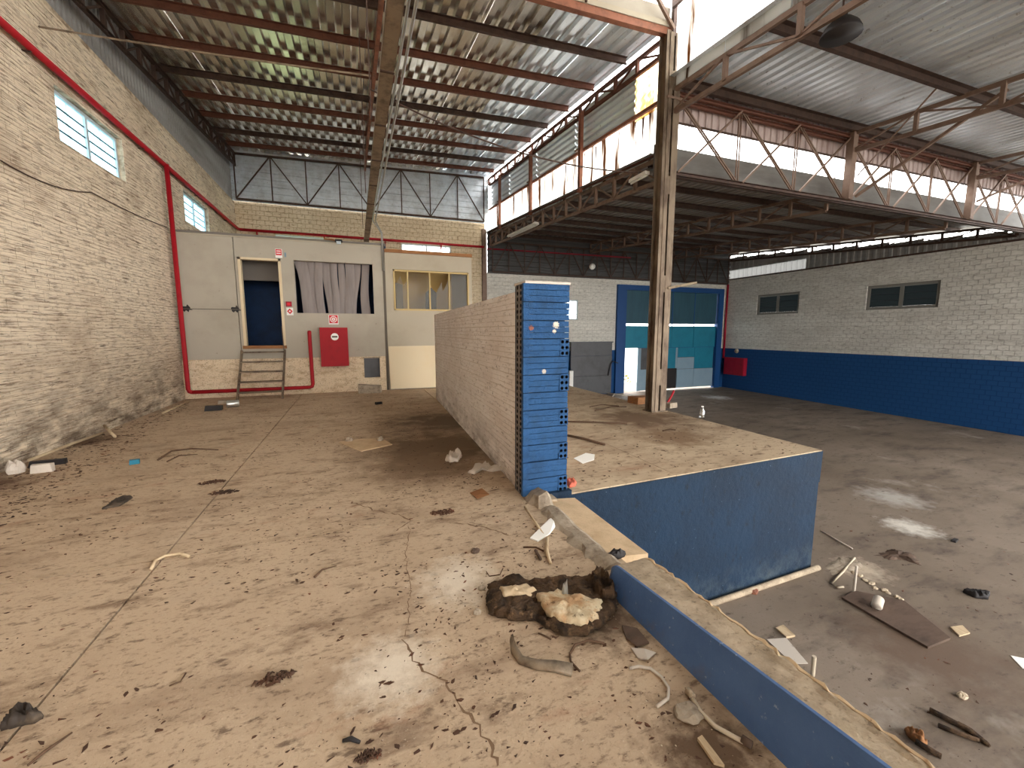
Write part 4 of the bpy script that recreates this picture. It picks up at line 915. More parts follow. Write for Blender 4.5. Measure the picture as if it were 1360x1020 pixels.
MB().lathe((9.9, YB - .45, 4.2), [(.05, 0), (.12, .06), (.14, .14), (.10, .22), (.04, .26)], 14).build('globe_lamp', 'paper', smooth=True, label='small white globe lamp hanging before the dark gable', cat='lamp')

# ================================================================== PARTITION AND PIER
ang = math.atan2(.25, 5.85)
X0, Y0, Y1 = 1.385, 3.62, 9.32
def skew(y): return (y - 3.4) * .0425
pw = MB().hexa([(X0 + skew(Y0), Y0, 0), (X0 + .2 + skew(Y0), Y0, 0), (X0 + .2 + skew(Y1), Y1, 0), (X0 + skew(Y1), Y1, 0), (X0 + skew(Y0), Y0, 1.86), (X0 + .2 + skew(Y0), Y0, 1.86), (X0 + .2 + skew(Y1), Y1, 1.86), (X0 + skew(Y1), Y1, 1.86)]
    ).build('wall_partition', 'mortar_white', label='free-standing whitewashed brick wall running back from the blue pier', cat='wall', kind='structure')
bw = wloc(pw)
gv = [raw_mesh(brick_mesh(BL - .003, CH - .005, .005, 50 + k, 'y', 3), 'brick_white', 'brick') for k in range(6)]
for k in range(12):
    z = CH * k + CH / 2; y = Y0 + (.0 if k % 2 else -.125)
    while y + BL <= Y1 + .01:
        if y >= Y0 - .001:
            o = bpy.data.objects.new('brick', gv[RND.randrange(6)]); COL.objects.link(o); o.parent = pw; yc = y + BL / 2
            o.location = Vector((X0 + skew(yc) - RND.uniform(0, .003), yc, z)) - bw; o.rotation_euler = (0, 0, -.0425)
        y += BL
    if not k % 2:
        o = MB().hexa([(X0 + skew(Y0) - .01, Y0, z - .072), (X0 + skew(Y0) + .02, Y0, z - .072), (X0 + skew(Y0) + .025, Y0 + .118, z - .072), (X0 + skew(Y0) - .005, Y0 + .118, z - .072), (X0 + skew(Y0) - .01, Y0, z + .072), (X0 + skew(Y0) + .02, Y0, z + .072), (X0 + skew(Y0) + .025, Y0 + .118, z + .072), (X0 + skew(Y0) - .005, Y0 + .118, z + .072)]).build('brick', 'brick_white', pw)
# pier
PX0, PX1, PY0, PY1 = 1.352, 1.790, 3.36, 3.62
pier = MB().box(PX0 + .02, PX1 - .02, PY0 + .05, PY1, 0, 1.90).build('brick_pier', 'blue_wall', label='blue painted hollow-brick pier at the end of the whitewashed wall', cat='pier')
def hole_plate(o, eu, ev, en, wd, ht, nu=2, nv=3, r=.017, dep=.06):
    """brick end with round cells: front faces with openings and the bores behind them"""
    o = Vector(o); eu = Vector(eu); ev = Vector(ev); en = Vector(en); mb = MB(); bore = MB(); cu, cv = wd / nu, ht / nv
    for i in range(nu):
        for j in range(nv):
            c = o + eu * (cu * (i + .5)) + ev * (cv * (j + .5)); out = []; inn = []; deep = []
            for k in range(8):
                a = k * math.pi / 4; cx_, cy_ = math.cos(a), math.sin(a); s = max(abs(cx_), abs(cy_)); rr = min(r, cu * .36, cv * .40)
                out.append(c + eu * (cx_ / s * cu / 2) + ev * (cy_ / s * cv / 2)); inn.append(c + eu * cx_ * rr + ev * cy_ * rr); deep.append(c + eu * cx_ * rr + ev * cy_ * rr - en * dep)
            mb.add(out + inn, [(k, (k + 1) % 8, 8 + (k + 1) % 8, 8 + k) for k in range(8)])
            bore.add(inn + deep, [(k, (k + 1) % 8, 8 + (k + 1) % 8, 8 + k) for k in range(8)] + [tuple(range(8, 16))])
    # sides
    q = [o, o + eu * wd, o + eu * wd + ev * ht, o + ev * ht]; mb.add(q + [p - en * .1 for p in q], [(k, (k + 1) % 4, 4 + (k + 1) % 4, 4 + k) for k in range(4)])
    return mb, bore
PH = .1575
for k in range(12):
    z0 = .02 + PH * k; z1 = z0 + PH - .005; r = random.Random(k); jy = r.uniform(-.003, .003)
    right_hole = (k % 2 == 0 and k < 10)
    xe = PX1 - (.088 if right_hole else 0)
    xm = PX0 + .06 + (.12 if k % 2 else .20)
    for a, b in ((PX0 + .045, xe - .004),):
        mb = MB()
        for g_ in range(3):
            za = z0 + (z1 - z0) * g_ / 3 + .002; zb = z0 + (z1 - z0) * (g_ + 1) / 3 - .002; jj = r.uniform(-.006, .004)
            mb.box(a, b, PY0 + jy + jj, PY0 + .06, za, zb)
        mb.build('brick', 'brick_blue', pier)
    if right_hole:
        mb, bo = hole_plate((xe, PY0 - .004, z0), (1, 0, 0), (0, 0, 1), (0, -1, 0), .088, z1 - z0)
        hb = mb.build('brick', 'brick_blue', pier); bo.build('bore', 'hole_dark', hb, kind='stuff')
    # left flank: brick ends of the long courses
    mb, bo = hole_plate((PX0 + .004, PY0 + .20, z0), (0, -1, 0), (0, 0, 1), (-1, 0, 0), .16, z1 - z0, 2, 3, .019)
    hb = mb.build('brick', 'pier_flank', pier); bo.build('bore', 'hole_dark', hb, kind='stuff')
    MB().box(PX0 - .004, PX0 + .05, PY0 - .002 + jy, PY0 + .04, z0, z1).build('corner_brick', 'brick_blue', pier)
MB().box(PX0 + .01, PX1 + .005, PY0 - .004, PY1, 1.905, 1.925).build('cap', 'mortar_white', pier)
MB().box(PX0 + .10, PX1 + .03, PY0 - .045, PY0 + .02, -.10, .035).build('foot', 'blue_wall', pier)

# ================================================================== CURB
cs = thing('curb_slab', (1.65, 2.7, -.06), 'pale plastered slab with broken edge between pier and blue curb', 'slab')
MB().hexa([(1.53, 2.23, -.075), (1.788, 2.18, -.075), (1.788, 3.20, -.075), (1.53, 3.26, -.075), (1.53, 2.23, .012), (1.788, 2.18, .012), (1.788, 3.20, .012), (1.53, 3.26, .012)]).build('slab_top', 'conc_pale', cs)
MB().hexa([(1.50, 3.20, -.07), (1.62, 3.18, -.07), (1.62, 3.32, -.07), (1.50, 3.33, -.07), (1.50, 3.20, .035), (1.61, 3.18, .03), (1.61, 3.31, .03), (1.50, 3.32, .035)]).build('corner_chunk', 'conc_top', cs)
r = random.Random(5); mb = MB(); n = 16; prof = []
for i in range(n + 1):
    y = 2.12 + (3.42 - 2.12) * i / n; hh = .035 + r.uniform(-.012, .02) + (.07 if i > 12 else 0)
    prof.append([(1.36 + r.uniform(-.03, .03), y, -.01), (1.43 + r.uniform(-.02, .02), y, hh * .7), (1.50, y, hh), (1.528, y, hh * .7), (1.528, y, -.02)])
vs = [p for q in prof for p in q]; fs = []
for i in range(n):
    for k in range(4): fs.append((i * 5 + k, i * 5 + k + 1, (i + 1) * 5 + k + 1, (i + 1) * 5 + k))
fs.append((4, 3, 2, 1, 0)); fs.append(tuple(n * 5 + k for k in range(5)))
mb.add(vs, fs).build('broken_edge', 'stone', cs)
cu = thing('curb_wall', (1.45, .5, 0), 'low blue painted curb wall with worn concrete top along the floor edge', 'curb')
sec = []; r = random.Random(9)
NS = 130
for i in range(NS + 1):
    s = i / NS; y = 2.06 - s * 3.6
    xb = 1.295 + min(.06, s * .11); xt = 1.365 + min(.05, s * .08); zt = .135 + min(.14, s * .26); xo = 1.60 - min(.13, s * .2)
    if i == 0: xb, xt, zt = 1.40, 1.42, .06
    if 0 < i <= 4: xb, xt, zt = 1.40 - .026 * i, 1.42 - .014 * i, .06 + .02 * i
    sec.append((y, xb, xt, zt, xo))
face = MB(); top = MB(); lip = MB(); chips = MB()
for i in range(NS):
    a, b = sec[i], sec[i + 1]; ja, jb = r.uniform(-.004, .004), 0
    A = [(a[1], a[0], -.02), (a[2], a[0], a[3]), (a[2] + .012, a[0], a[3] + .004)]; B = [(b[1], b[0], -.02), (b[2], b[0], b[3]), (b[2] + .012, b[0], b[3] + .004)]
    face.hexa([(b[1], b[0], -.02), (b[1] + .05, b[0], -.02), (a[1] + .05, a[0], -.02), (a[1], a[0], -.02), (b[2], b[0], b[3]), (b[2] + .014, b[0], b[3]), (a[2] + .014, a[0], a[3]), (a[2], a[0], a[3])])
NT_ = 46; tv = []; tf = []; M_ = 7
wob = [r.uniform(-.0045, .0045) for _ in range(400)]
for i in range(NS + 1):
    y, xb, xt, zt, xo = sec[i]; edge = xo + wob[i] * 1.5
    xs6 = [xt + .008, xt + (xo - xt) * .2, xt + (xo - xt) * .45, xt + (xo - xt) * .7, xo - .02, edge, edge + .004]
    zs6 = [zt - .002, zt + wob[(i * 3) % 400] * .5, zt + wob[(i * 5 + 7) % 400] * .6, zt + wob[(i * 7 + 3) % 400] * .6, zt + .006 + wob[(i * 2 + 9) % 400], zt + .002 + wob[i], -.08]
    for q in range(M_): tv.append((xs6[q], y, zs6[q]))
for i in range(NS):
    for q in range(M_ - 1): tf.append((i * M_ + q, i * M_ + q + 1, (i + 1) * M_ + q + 1, (i + 1) * M_ + q))
tv2 = [(1.45, sec[0][0], -.08), (1.45, sec[-1][0], -.08)]
top.add(tv, tf); top.add([tv[q] for q in range(M_)] + [(tv[0][0], tv[0][1], -.08)], [tuple(range(M_ + 1))])
face.build('blue_face', 'blue_curb', cu); top.build('worn_top', 'conc_top', cu)
for i in range(2, NS - 1):
    a, b = sec[i], sec[i + 1]; o = wob[i] * 1.5; o2_ = wob[i + 1] * 1.5; w0, w1 = .005 + abs(wob[i + 140]) * 1.5, .005 + abs(wob[i + 141]) * 1.5
    lip.hexa([(b[4] + o2_ - w1, b[0], b[3] - .01), (b[4] + o2_ + .006, b[0], b[3] - .012), (a[4] + o + .006, a[0], a[3] - .012), (a[4] + o - w0, a[0], a[3] - .01), (b[4] + o2_ - w1, b[0], b[3] + .007), (b[4] + o2_ + .003, b[0], b[3] + .009 + wob[i + 1]), (a[4] + o + .003, a[0], a[3] + .009 + wob[i]), (a[4] + o - w0, a[0], a[3] + .007)])
lip.build('plaster_lip', 'conc_pale', cu)

# ================================================================== DEBRIS
from mathutils import noise as mnoise
def resample(poly, n):
    P = [Vector(p) for p in poly]; L = [0]
    for a, b in zip(P, P[1:] + P[:1]): L.append(L[-1] + (b - a).length)
    out = []
    for k in range(n):
        d = L[-1] * k / n
        for i in range(len(P)):
            if L[i] <= d <= L[i + 1] + 1e-9:
                out.append(P[i].lerp(P[(i + 1) % len(P)], (d - L[i]) / max(1e-9, L[i + 1] - L[i]))); break
    return out
def pad(poly, h, rough=.3, z0=0, n=40, seed=0, prof=None, jit=.05):
    """solid lump or crumpled sheet with the given outline on the floor"""
    O = resample(poly, n); c = sum(O, Vector()) / n; mb = MB(); vs = []; fs = []; r = random.Random(seed)
    size = max((p - c).length for p in O); O = [p + (p - c) * r.uniform(-jit, jit) for p in O]
    prof = prof or [(1.0, 0), (1.01, .45), (.94, .85), (.75, 1), (.5, 1), (.25, 1)]
    for (s, t) in prof:
        for p in O:
            q = c + (p - c) * s; nn = mnoise.noise((q.x / size * 3 + seed * 7, q.y / size * 3, seed)) + .5 * mnoise.noise((q.x / size * 8, q.y / size * 8 + seed, 3)) + .3 * mnoise.noise((q.x / size * 22, q.y / size * 22 + seed, 5))
            vs.append((q.x, q.y, z0 + max(0.001 if t else 0, t * h * (1 + rough * nn * 1.6))))
    m_ = len(prof)
    for i in range(m_ - 1):
        for k in range(n): fs.append((i * n + k, i * n + (k + 1) % n, (i + 1) * n + (k + 1) % n, (i + 1) * n + k))
    fs.append(tuple(range(n))[::-1]); vs.append((c.x, c.y, z0 + h)); e = len(vs) - 1
    for k in range(n): fs.append(((m_ - 1) * n + k, (m_ - 1) * n + (k + 1) % n, e))
    return mb.add(vs, fs)
def cluster(px, py, rad, label, seed, n=70):
    r = random.Random(seed); c = fl(px, py); mb = MB()
    for k in range(n):
        a = r.uniform(0, 6.28); q = rad * r.random() ** .8; x = c.x + math.cos(a) * q * 1.5; y = c.y + math.sin(a) * q * .7; s = rad * r.uniform(.06, .2); b = r.uniform(0, 6.28); h = r.uniform(.001, .012)
        mb.prism([(x + math.cos(b + t) * s * (1.8 if i % 2 == 0 else .7), y + math.sin(b + t) * s * (1.8 if i % 2 == 0 else .7), h * (i % 2) + .001) for i, t in enumerate((0, 1.5, 3.14, 4.7))], (0, 0, .002 + h * .4))
    return mb.build('leaf_clump', 'litter', label=label, cat='leaves')
def P(pts, z=0): return [fl(a, b, z) for a, b in pts]
def flat(name, pts, th, mat, label, cat, z=0, tilt=0):
    q = P(pts, z); mb = MB()
    return mb.prism([(p.x, p.y, z + .001 + tilt * (i % 2)) for i, p in enumerate(q)][::(1 if sum((q[i].x * q[(i + 1) % len(q)].y - q[(i + 1) % len(q)].x * q[i].y) for i in range(len(q))) > 0 else -1)], (0, 0, th)).build(name, mat, label=label, cat=cat)
def stick(name, pts, r, mat, label, cat, z=0, lift=None, smooth=True, n=7, parent=None):
    q = P(pts, z); lift = lift or [0] * len(q); rr = r if isinstance(r, list) else [r] * len(q)
    return MB().tube([p + Vector((0, 0, rr[i] + lift[i] + .001)) for i, p in enumerate(q)], rr, n).build(name, mat, parent, smooth=smooth, label=label, cat=cat)
def lump(name, px, py, sx, sy, sz, mat, label, cat, z=0, seed=1):
    c = fl(px, py, z); return pad([c + Vector((math.cos(a) * sx, math.sin(a) * sy, 0)) for a in [k * math.pi / 5 for k in range(10)]], sz, .35, z, 16, seed, [(.85, 0), (1, .4), (.9, .75), (.55, 1)], .12).build(name, mat, label=label, cat=cat)
def bx(name, px, py, w_, d_, h_, rz, mat, label, cat, z=0):
    c = fl(px, py, z); a = Vector((math.cos(rz), math.sin(rz), 0)) * w_ / 2; b = Vector((-math.sin(rz), math.cos(rz), 0)) * d_ / 2; u = Vector((0, 0, h_)); o = c + Vector((0, 0, .002))
    e = .12
    return MB().hexa([o - a - b, o + a - b, o + a + b, o - a + b, o - a * (1 - e) - b * (1 - e) + u, o + a * (1 - e) - b + u, o + a + b * (1 - e) + u * .92, o - a + b + u]).build(name, mat, label=label, cat=cat)

# rotten slab near the curb
rs = thing('rotten_slab', tuple(fl(735, 805)), 'dark rotten bark-like slab with pale cracked crust by the curb', 'debris')
pad(P([(646, 800), (652, 778), (672, 772), (700, 778), (735, 778), (775, 772), (806, 776), (818, 795), (818, 812), (800, 836), (775, 846), (748, 846), (726, 836), (712, 826), (680, 826), (650, 818)]), .055, .45, 0, 140, 3, [(.97, 0), (1.02, .3), (1.0, .65), (.96, .9), (.9, 1), (.82, .95), (.74, .85), (.66, .9), (.58, 1.05), (.5, 1.0), (.42, .95), (.34, .9), (.26, 1), (.18, 1), (.1, 1)], .03).build('slab', 'bark', rs, smooth=True)
pad(P([(712, 806), (740, 800), (775, 806), (800, 812), (796, 834), (775, 842), (748, 840), (728, 830)]), .05, .3, .030, 60, 5, [(.95, 0), (1.0, .5), (.96, .9), (.8, 1), (.55, .95), (.3, 1)], .05).build('crust', 'crust', rs, smooth=True, label='pale cracked crust')
pad(P([(664, 795), (700, 792), (714, 800), (705, 806), (668, 804)]), .035, .3, .045, 30, 6, None, .05).build('fibre_strip', 'wood_pale', rs, smooth=True)
pad(P([(784, 776), (800, 770), (814, 790), (816, 806), (800, 806), (788, 792)]), .085, .25, .02, 50, 8, [(.9, 0), (1.0, .3), (.95, .7), (.8, .95), (.5, .6), (.25, .35)], .1).build('curled_flap', 'bark', rs, smooth=True)
lump('stone', 750, 804, .018, .014, .115, 'alu', 'small silvery chip lying on the rotten slab', 'chip', 0, 4)
for i, (a, b) in enumerate(((634, 815), (640, 783))): lump('stone', a, b, .022, .018, .022, 'stone', ['small round pebble at the left tip of the rotten slab', 'small pebble behind the left end of the rotten slab'][i], 'stone', 0, 11 + i)
# bark strips, hoses, shards
c_ = [(679, 852), (682, 868), (692, 880), (712, 886), (736, 888), (760, 893)]
mb = MB(); q = P(c_); vs = []
for i, p in enumerate(q):
    d = (q[min(i + 1, len(q) - 1)] - q[max(i - 1, 0)]).normalized(); nrm = Vector((-d.y, d.x, 0)) * (.008 + .022 * i / 5)
    vs += [p - nrm + Vector((0, 0, .003)), p + nrm + Vector((0, 0, .012 + .02 * (i < 2))), p - nrm * .8 + Vector((0, 0, .016)), p + nrm * .9 + Vector((0, 0, .024 + .02 * (i < 2)))]
fs = []
for i in range(len(q) - 1):
    a, b = i * 4, i * 4 + 4; fs += [(a, b, b + 1, a + 1), (a + 2, a + 3, b + 3, b + 2), (a, a + 2, b + 2, b), (a + 1, b + 1, b + 3, a + 3)]
fs += [(0, 1, 3, 2), (len(vs) - 4, len(vs) - 2, len(vs) - 1, len(vs) - 3)]
mb.add(vs, fs).build('bark_strip', 'tray', smooth=True, label='curved grey-brown bark strip in front of the rotten slab', cat='bark')
stick('twig', [(757, 870), (764, 858), (782, 852), (802, 856)], .006, 'twig', 'thin curved twig behind the bark strip', 'twig')
stick('twig', [(757, 870), (758, 880), (767, 890), (770, 893)], .005, 'twig', 'thin hooked twig beside the end of the bark strip', 'twig')
stick('twig', [(715, 842), (725, 846), (732, 850)], .004, 'twig', 'short twig under the rotten slab edge', 'twig')
stick('white_hose', [(836, 890), (848, 887), (864, 890), (878, 901), (888, 916), (887, 930), (872, 941)], .007, 'paper_grey', 'thin white bent hose on the dirt beside the curb', 'hose')
ph = thing('bent_pipe', tuple(fl(960, 965)), 'pale bent plastic pipe with dirty end caps beside the curb', 'pipe')
stick('pipe_run', [(916, 925), (930, 948), (950, 968), (975, 982), (990, 990)], .009, 'pvc', None, None, parent=ph)
stick('end_cap', [(913, 921), (920, 930)], .015, 'conc_top', None, None, parent=ph); stick('end_cap', [(985, 986), (998, 995)], .015, 'wood_dark', None, None, parent=ph)
flat('grey_shard', [(838, 862), (855, 866), (871, 868), (860, 880), (848, 876)], .006, 'paper_grey', 'grey torn shard lying beside the curb foot', 'shard', tilt=.012)
flat('dark_shard', [(826, 832), (846, 838), (862, 855), (846, 862), (832, 850)], .008, 'wood_dark', 'dark brown scrap between rotten slab and curb', 'scrap', tilt=.008)
lump('concrete_lump', 915, 950, .06, .05, .025, 'stone', 'flat grey concrete lump under the bent pipe', 'stone', 0, 21)
flat('wood_splinter', [(926, 984), (932, 980), (952, 1006), (962, 1020), (948, 1016)], .012, 'wood_pale', 'split pale wood splinter at the bottom edge', 'wood')
flat('sun_patch_and_paper', [(704, 716), (718, 704), (732, 688), (740, 684), (738, 700), (730, 712), (714, 720)], .010, 'paper', 'small sunlit patch beside the pale slab, made as a white sheet', 'paper', tilt=.012)  # white sheet stands in for a spot of sunlight
stick('lath', [(697, 678), (722, 712)], .010, 'wood_pale', 'short pale lath lying beside the small sunlit patch', 'lath', lift=[.02, .0])
stick('lath', [(727, 716), (726, 735), (731, 750)], [.012, .014, .010], 'wood_pale', 'pale split stick pointing at the rotten slab', 'stick')
stick('lath', [(711, 733), (718, 745)], .010, 'wood_dark', 'short dark stick beside the pale split stick', 'stick')
stick('twig', [(695, 728), (712, 728), (722, 733)], .006, 'twig', 'bent brown twig left of the pale split stick', 'twig')
stick('twig', [(646, 760), (650, 766), (664, 764), (668, 756)], .003, 'twig', 'tiny bent wire on the pale floor patch', 'wire')
lump('moss_hole', 818, 740, .07, .035, .045, 'black', 'black lump standing in for the mossy hole between slab and blue curb', 'bag', .01, 31)  # black lump in place of a dark mossy hole
# middle floor
flat('square_board', [(450, 588), (478, 584), (507, 583), (521, 591), (480, 600)], .012, 'conc_pale', 'square pale board lying flat on the dark dirt', 'board')
for i, (a, b) in enumerate(((464, 586), (505, 585))): lump('stone', a, b, .05, .04, .05, 'stone', ['pebble on the left edge of the square board', 'pebble on the right edge of the square board'][i], 'stone', .012, 40 + i)
pad(P([(591, 612), (597, 606), (606, 602), (614, 606), (608, 613), (597, 614)]), .05, .9, 0, 30, 41, None, .12).build('white_rag', 'rag', smooth=True, label='small crumpled white rag on the dark dirt', cat='rag')
pad(P([(622, 629), (632, 620), (642, 616), (655, 622), (668, 618), (679, 625), (676, 630), (664, 625), (652, 627), (640, 624), (630, 630)]), .035, .9, 0, 50, 42, None, .05).build('white_rag', 'rag', smooth=True, label='long twisted white rag beside the whitewashed wall', cat='rag')
flat('brown_card', [(624, 655), (640, 650), (650, 657), (634, 664)], .004, 'wood', 'small brown card scrap in front of the wall', 'card', tilt=.008)
lump('floor_hole', 631, 733, .035, .03, .02, 'wood_dark', 'dark lump standing in for a hole in the floor', 'stone', 0, 44)  # dark colour stands in for the shade of a floor hole
cluster(588, 681, .07, 'brown leaf clump in the middle of the floor', 45)
cluster(365, 902, .05, 'dark leaf clump on the near floor', 46)
cluster(490, 1006, .03, 'small brown leaf clump at the bottom edge', 47)
stick('black_strip', [(455, 986), (466, 984), (478, 988)], [.006, .009, .006], 'black', 'small black plastic strip on the near floor', 'plastic')
stick('twig', [(418, 768), (428, 758), (447, 752)], [.008, .006, .002], 'twig', 'forked twig on the near floor left of centre', 'twig')
stick('twig', [(225, 912), (240, 906), (247, 895)], .003, 'twig', 'thin bent twig on the near left floor', 'twig')
stick('twig', [(37, 1018), (60, 1000), (96, 974)], [.004, .006, .003], 'twig', 'long dark twig at the lower left corner', 'twig')
pad(P([(0, 972), (14, 955), (36, 940), (58, 955), (44, 962), (24, 966)]), .045, .35, 0, 40, 48, [(.95, 0), (1, .4), (.9, .8), (.6, 1), (.3, .5)], .08).build('rubber_scrap', 'rubber', smooth=True, label='dark folded rubber scrap at the lower left edge', cat='rubber')
stick('pale_hose', [(201, 758), (206, 747), (220, 740), (240, 737), (251, 741)], .010, 'wood_pale', 'pale curved hose piece on the slab joint', 'hose')
cluster(298, 654, .08, 'reddish leaf clump on the slab joint', 49)
cluster(282, 641, .08, 'dark leaf smear beside the slab joint', 50)
stick('twig', [(210, 612), (228, 600), (255, 597), (290, 598)], [.012, .01, .01, .006], 'twig', 'dark tangled stick in the middle left of the floor', 'twig')
stick('twig', [(222, 614), (238, 606), (262, 604)], [.008, .008, .004], 'twig', 'second dark stick crossing the tangle', 'twig')
bx('blue_cap', 179, 616, .09, .07, .05, .3, 'door_teal', 'small turquoise cap on the left floor', 'cap')
pad(P([(135, 677), (155, 664), (172, 659), (176, 662), (160, 672)]), .02, .6, 0, 30, 51, None, .05).build('dark_rag', 'rubber', smooth=True, label='small grey-black rag on the left floor', cat='rag')
# along the left wall
stick('lath', [(38, 614), (96, 591), (136, 577)], .018, 'wood_pale', 'long pale lath lying along the foot of the left wall', 'lath')
stick('lath', [(216, 550), (250, 535)], .018, 'wood_pale', 'short pale lath at the wall corner under the red riser', 'lath')
stick('lath', [(138, 572), (153, 582)], .020, 'wood_pale', 'short board end leaning at the left wall', 'lath', lift=[.08, 0])
bx('black_block', 64, 618, .30, .07, .06, .2, 'black', 'black flat block by the left wall', 'block')
bx('white_block', 57, 627, .17, .07, .09, .15, 'rag', 'small white block in front of the black block', 'block')
lump('white_stone', 21, 628, .08, .07, .11, 'rag', 'pale rounded stone against the left wall', 'stone', 0, 53)
# near the steps
bx('black_box', 284, 545, .28, .14, .09, .1, 'black', 'small black box on the floor before the steps', 'box')
MB().lathe(fl(309, 541) + Vector((-.1, 0, .07)), [(.065, 0), (.07, .01), (.07, .2), (.065, .21)], 14, (.95, .3, 0)).build('tin_can', 'alu', smooth=True, label='grey tin can lying before the steps', cat='can')
bx('brick_piece', 298, 536, .22, .12, .07, .2, 'stone', 'broken brick piece behind the tin can', 'brick')
bx('black_scrap', 503, 537, .14, .06, .05, .5, 'black', 'small black scrap before the leaning board', 'scrap')
# dock top
stick('iron_rod', [(750, 561), (790, 562), (833, 564)], .014, 'twig', 'upper brown iron rod lying on the dock', 'rod')
stick('iron_rod', [(750, 579), (775, 584), (803, 592)], .016, 'twig', 'lower brown iron rod lying on the dock', 'rod')
flat('sun_patch_and_paper', [(762, 609), (778, 602), (790, 604), (789, 611), (774, 616)], .004, 'paper', 'sunlit patch on the dock beside the pier, made as a white sheet', 'paper')  # pool of sunlight on the dock, laid as a thin white sheet
pad(P([(750, 641), (758, 637), (766, 642), (764, 646), (756, 648)]), .03, .8, 0, 24, 55, None, .1).build('red_rag', M('faded red rag', C(200, 104, 84), .9), smooth=True, label='small faded red rag at the foot of the blue pier', cat='rag')
bt = thing('plastic_bottle', tuple(fl(932, 556)), 'clear plastic bottle on the dock edge', 'bottle')
c_ = fl(932, 556); MB().lathe(c_ + Vector((0, 0, .002)), [(.045, 0), (.05, .02), (.05, .13), (.02, .18), (.018, .20)], 14).build('bottle_body', 'bottle', bt, smooth=True)
MB().lathe(c_ + Vector((0, 0, .202)), [(.02, 0), (.02, .02)], 10).build('bottle_cap', 'white', bt)
bx('wooden_box', 852, 535, .5, .3, .14, .1, 'wood', 'brown wooden box behind the column foot', 'box')
bx('concrete_block', 889, 541, .22, .2, .10, .2, 'stone', 'grey concrete block at the right of the column foot', 'block')
for i, q in enumerate(([(783, 541), (800, 538), (822, 540)], [(790, 546), (812, 541), (832, 541)], [(880, 573), (890, 571), (897, 572)])):
    stick('twig', q, .010, 'twig', ['thin twig on the far part of the dock', 'second thin twig crossing on the far dock', 'short twig in the middle of the dock'][i], 'twig')
zl_ = -1.6
# lower floor
stick('white_pole', [(1090, 706), (1132, 730)], .012, 'rag', 'white slim pole lying beside the dock corner', 'pole', z=zl_)
flat('grey_sheet', [(1018, 850), (1044, 848), (1073, 882), (1052, 882)], .008, 'paper_grey', 'dusty grey sheet lying below the curb', 'sheet', z=zl_)
flat('wood_offcut', [(1030, 836), (1040, 832), (1056, 846), (1044, 848)], .02, 'wood_pale', 'small wood offcut behind the dusty grey sheet', 'wood', z=zl_)
c_ = fl(1079, 897, zl_); MB().tube([c_, c_ + Vector((0, 0, .19))], .018, 10).build('pipe_stub', 'pvc', label='upright pale pipe stub below the curb', cat='pipe')
c_ = fl(1134, 787, zl_); MB().tube([c_, c_ + Vector((0, 0, .34))], .014, 8).build('upright_rod', 'rag', label='upright white rod standing on the lower floor', cat='rod')
stick('bent_bar', [(1135, 742), (1120, 760), (1104, 776), (1112, 782), (1120, 781)], .013, 'pvc', 'bent tan bar lying before the dock corner', 'bar', z=zl_)
pad(P([(1095, 752), (1115, 740), (1140, 742), (1148, 752), (1130, 762), (1105, 764)], zl_), .02, .5, zl_, 60, 60, [(1, 0), (.92, .2), (.75, .6), (.5, .9), (.25, 1)], .12).build('plaster_heap', 'stone', smooth=True, label='low heap of pale plaster at the dock corner', cat='heap')
rr = random.Random(77)
for k in range(9):
    s = k / 8; lump('plaster_chunk', 1132 + 66 * s + rr.uniform(-3, 3), 762 + 36 * s + rr.uniform(-2, 2), .05 * rr.uniform(.5, 1.1), .03, .02, 'grit', 'white plaster chunk, %s in the row from the dock corner' % ['first', 'second', 'third', 'fourth', 'fifth', 'sixth', 'seventh', 'eighth', 'ninth'][k], 'plaster', zl_, 61 + k)['group'] = 'row of plaster chunks'
flat('dark_plywood', [(1118, 796), (1135, 787), (1200, 800), (1262, 850), (1232, 862), (1190, 838)], .025, 'wood_dark', 'dark warped plywood sheet on the lower floor', 'plywood', z=zl_)
c_ = fl(1165, 806, zl_ + .026); MB().lathe(c_ + Vector((0, 0, .05)), [(.045, -.07), (.05, -.06), (.05, .06), (.045, .07)], 14, (.8, .3, .3)).build('white_cup', 'rag', smooth=True, label='white cup lying on the dark plywood', cat='cup')
flat('pale_offcut', [(1262, 834), (1278, 832), (1288, 842), (1274, 846)], .015, 'wood_pale', 'pale offcut right of the dark plywood', 'wood', z=zl_)
pad(P([(1278, 787), (1292, 785), (1314, 791), (1312, 797), (1294, 794)], zl_), .05, .8, zl_, 30, 71, None, .1).build('black_plastic', 'black', smooth=True, label='crumpled black plastic on the lower floor', cat='plastic')
flat('sun_patch_and_paper', [(1342, 871), (1366, 876), (1372, 890), (1358, 888)], .004, 'paper', 'white paper at the right edge of the lower floor', 'paper', z=zl_)
br = [([(1234, 946), (1252, 955), (1285, 972), (1314, 993)], .022, 'long dark branch at the lower right'), ([(1246, 966), (1268, 975), (1300, 986)], .018, 'second dark branch below the long one'), ([(1272, 962), (1290, 972), (1312, 990)], .014, 'third thin branch beside the long one'), ([(1216, 988), (1232, 998), (1250, 1008)], .022, 'short thick branch next to the curb end')]
for q, r_, lb in br: stick('branch', q, [r_, r_, r_ * .9, r_ * .6][:len(q)], 'bark', lb, 'branch', z=zl_)
pad(P([(1200, 968), (1216, 975), (1232, 990), (1222, 992), (1206, 980)], zl_), .05, .6, zl_, 30, 72, None, .1).build('wood_chunk', 'wood', smooth=True, label='broken brown wood chunk next to the curb end', cat='wood')
lump('stone', 1278, 926, .05, .035, .03, 'grit', 'pale pebble above the dark branches', 'stone', zl_, 73)
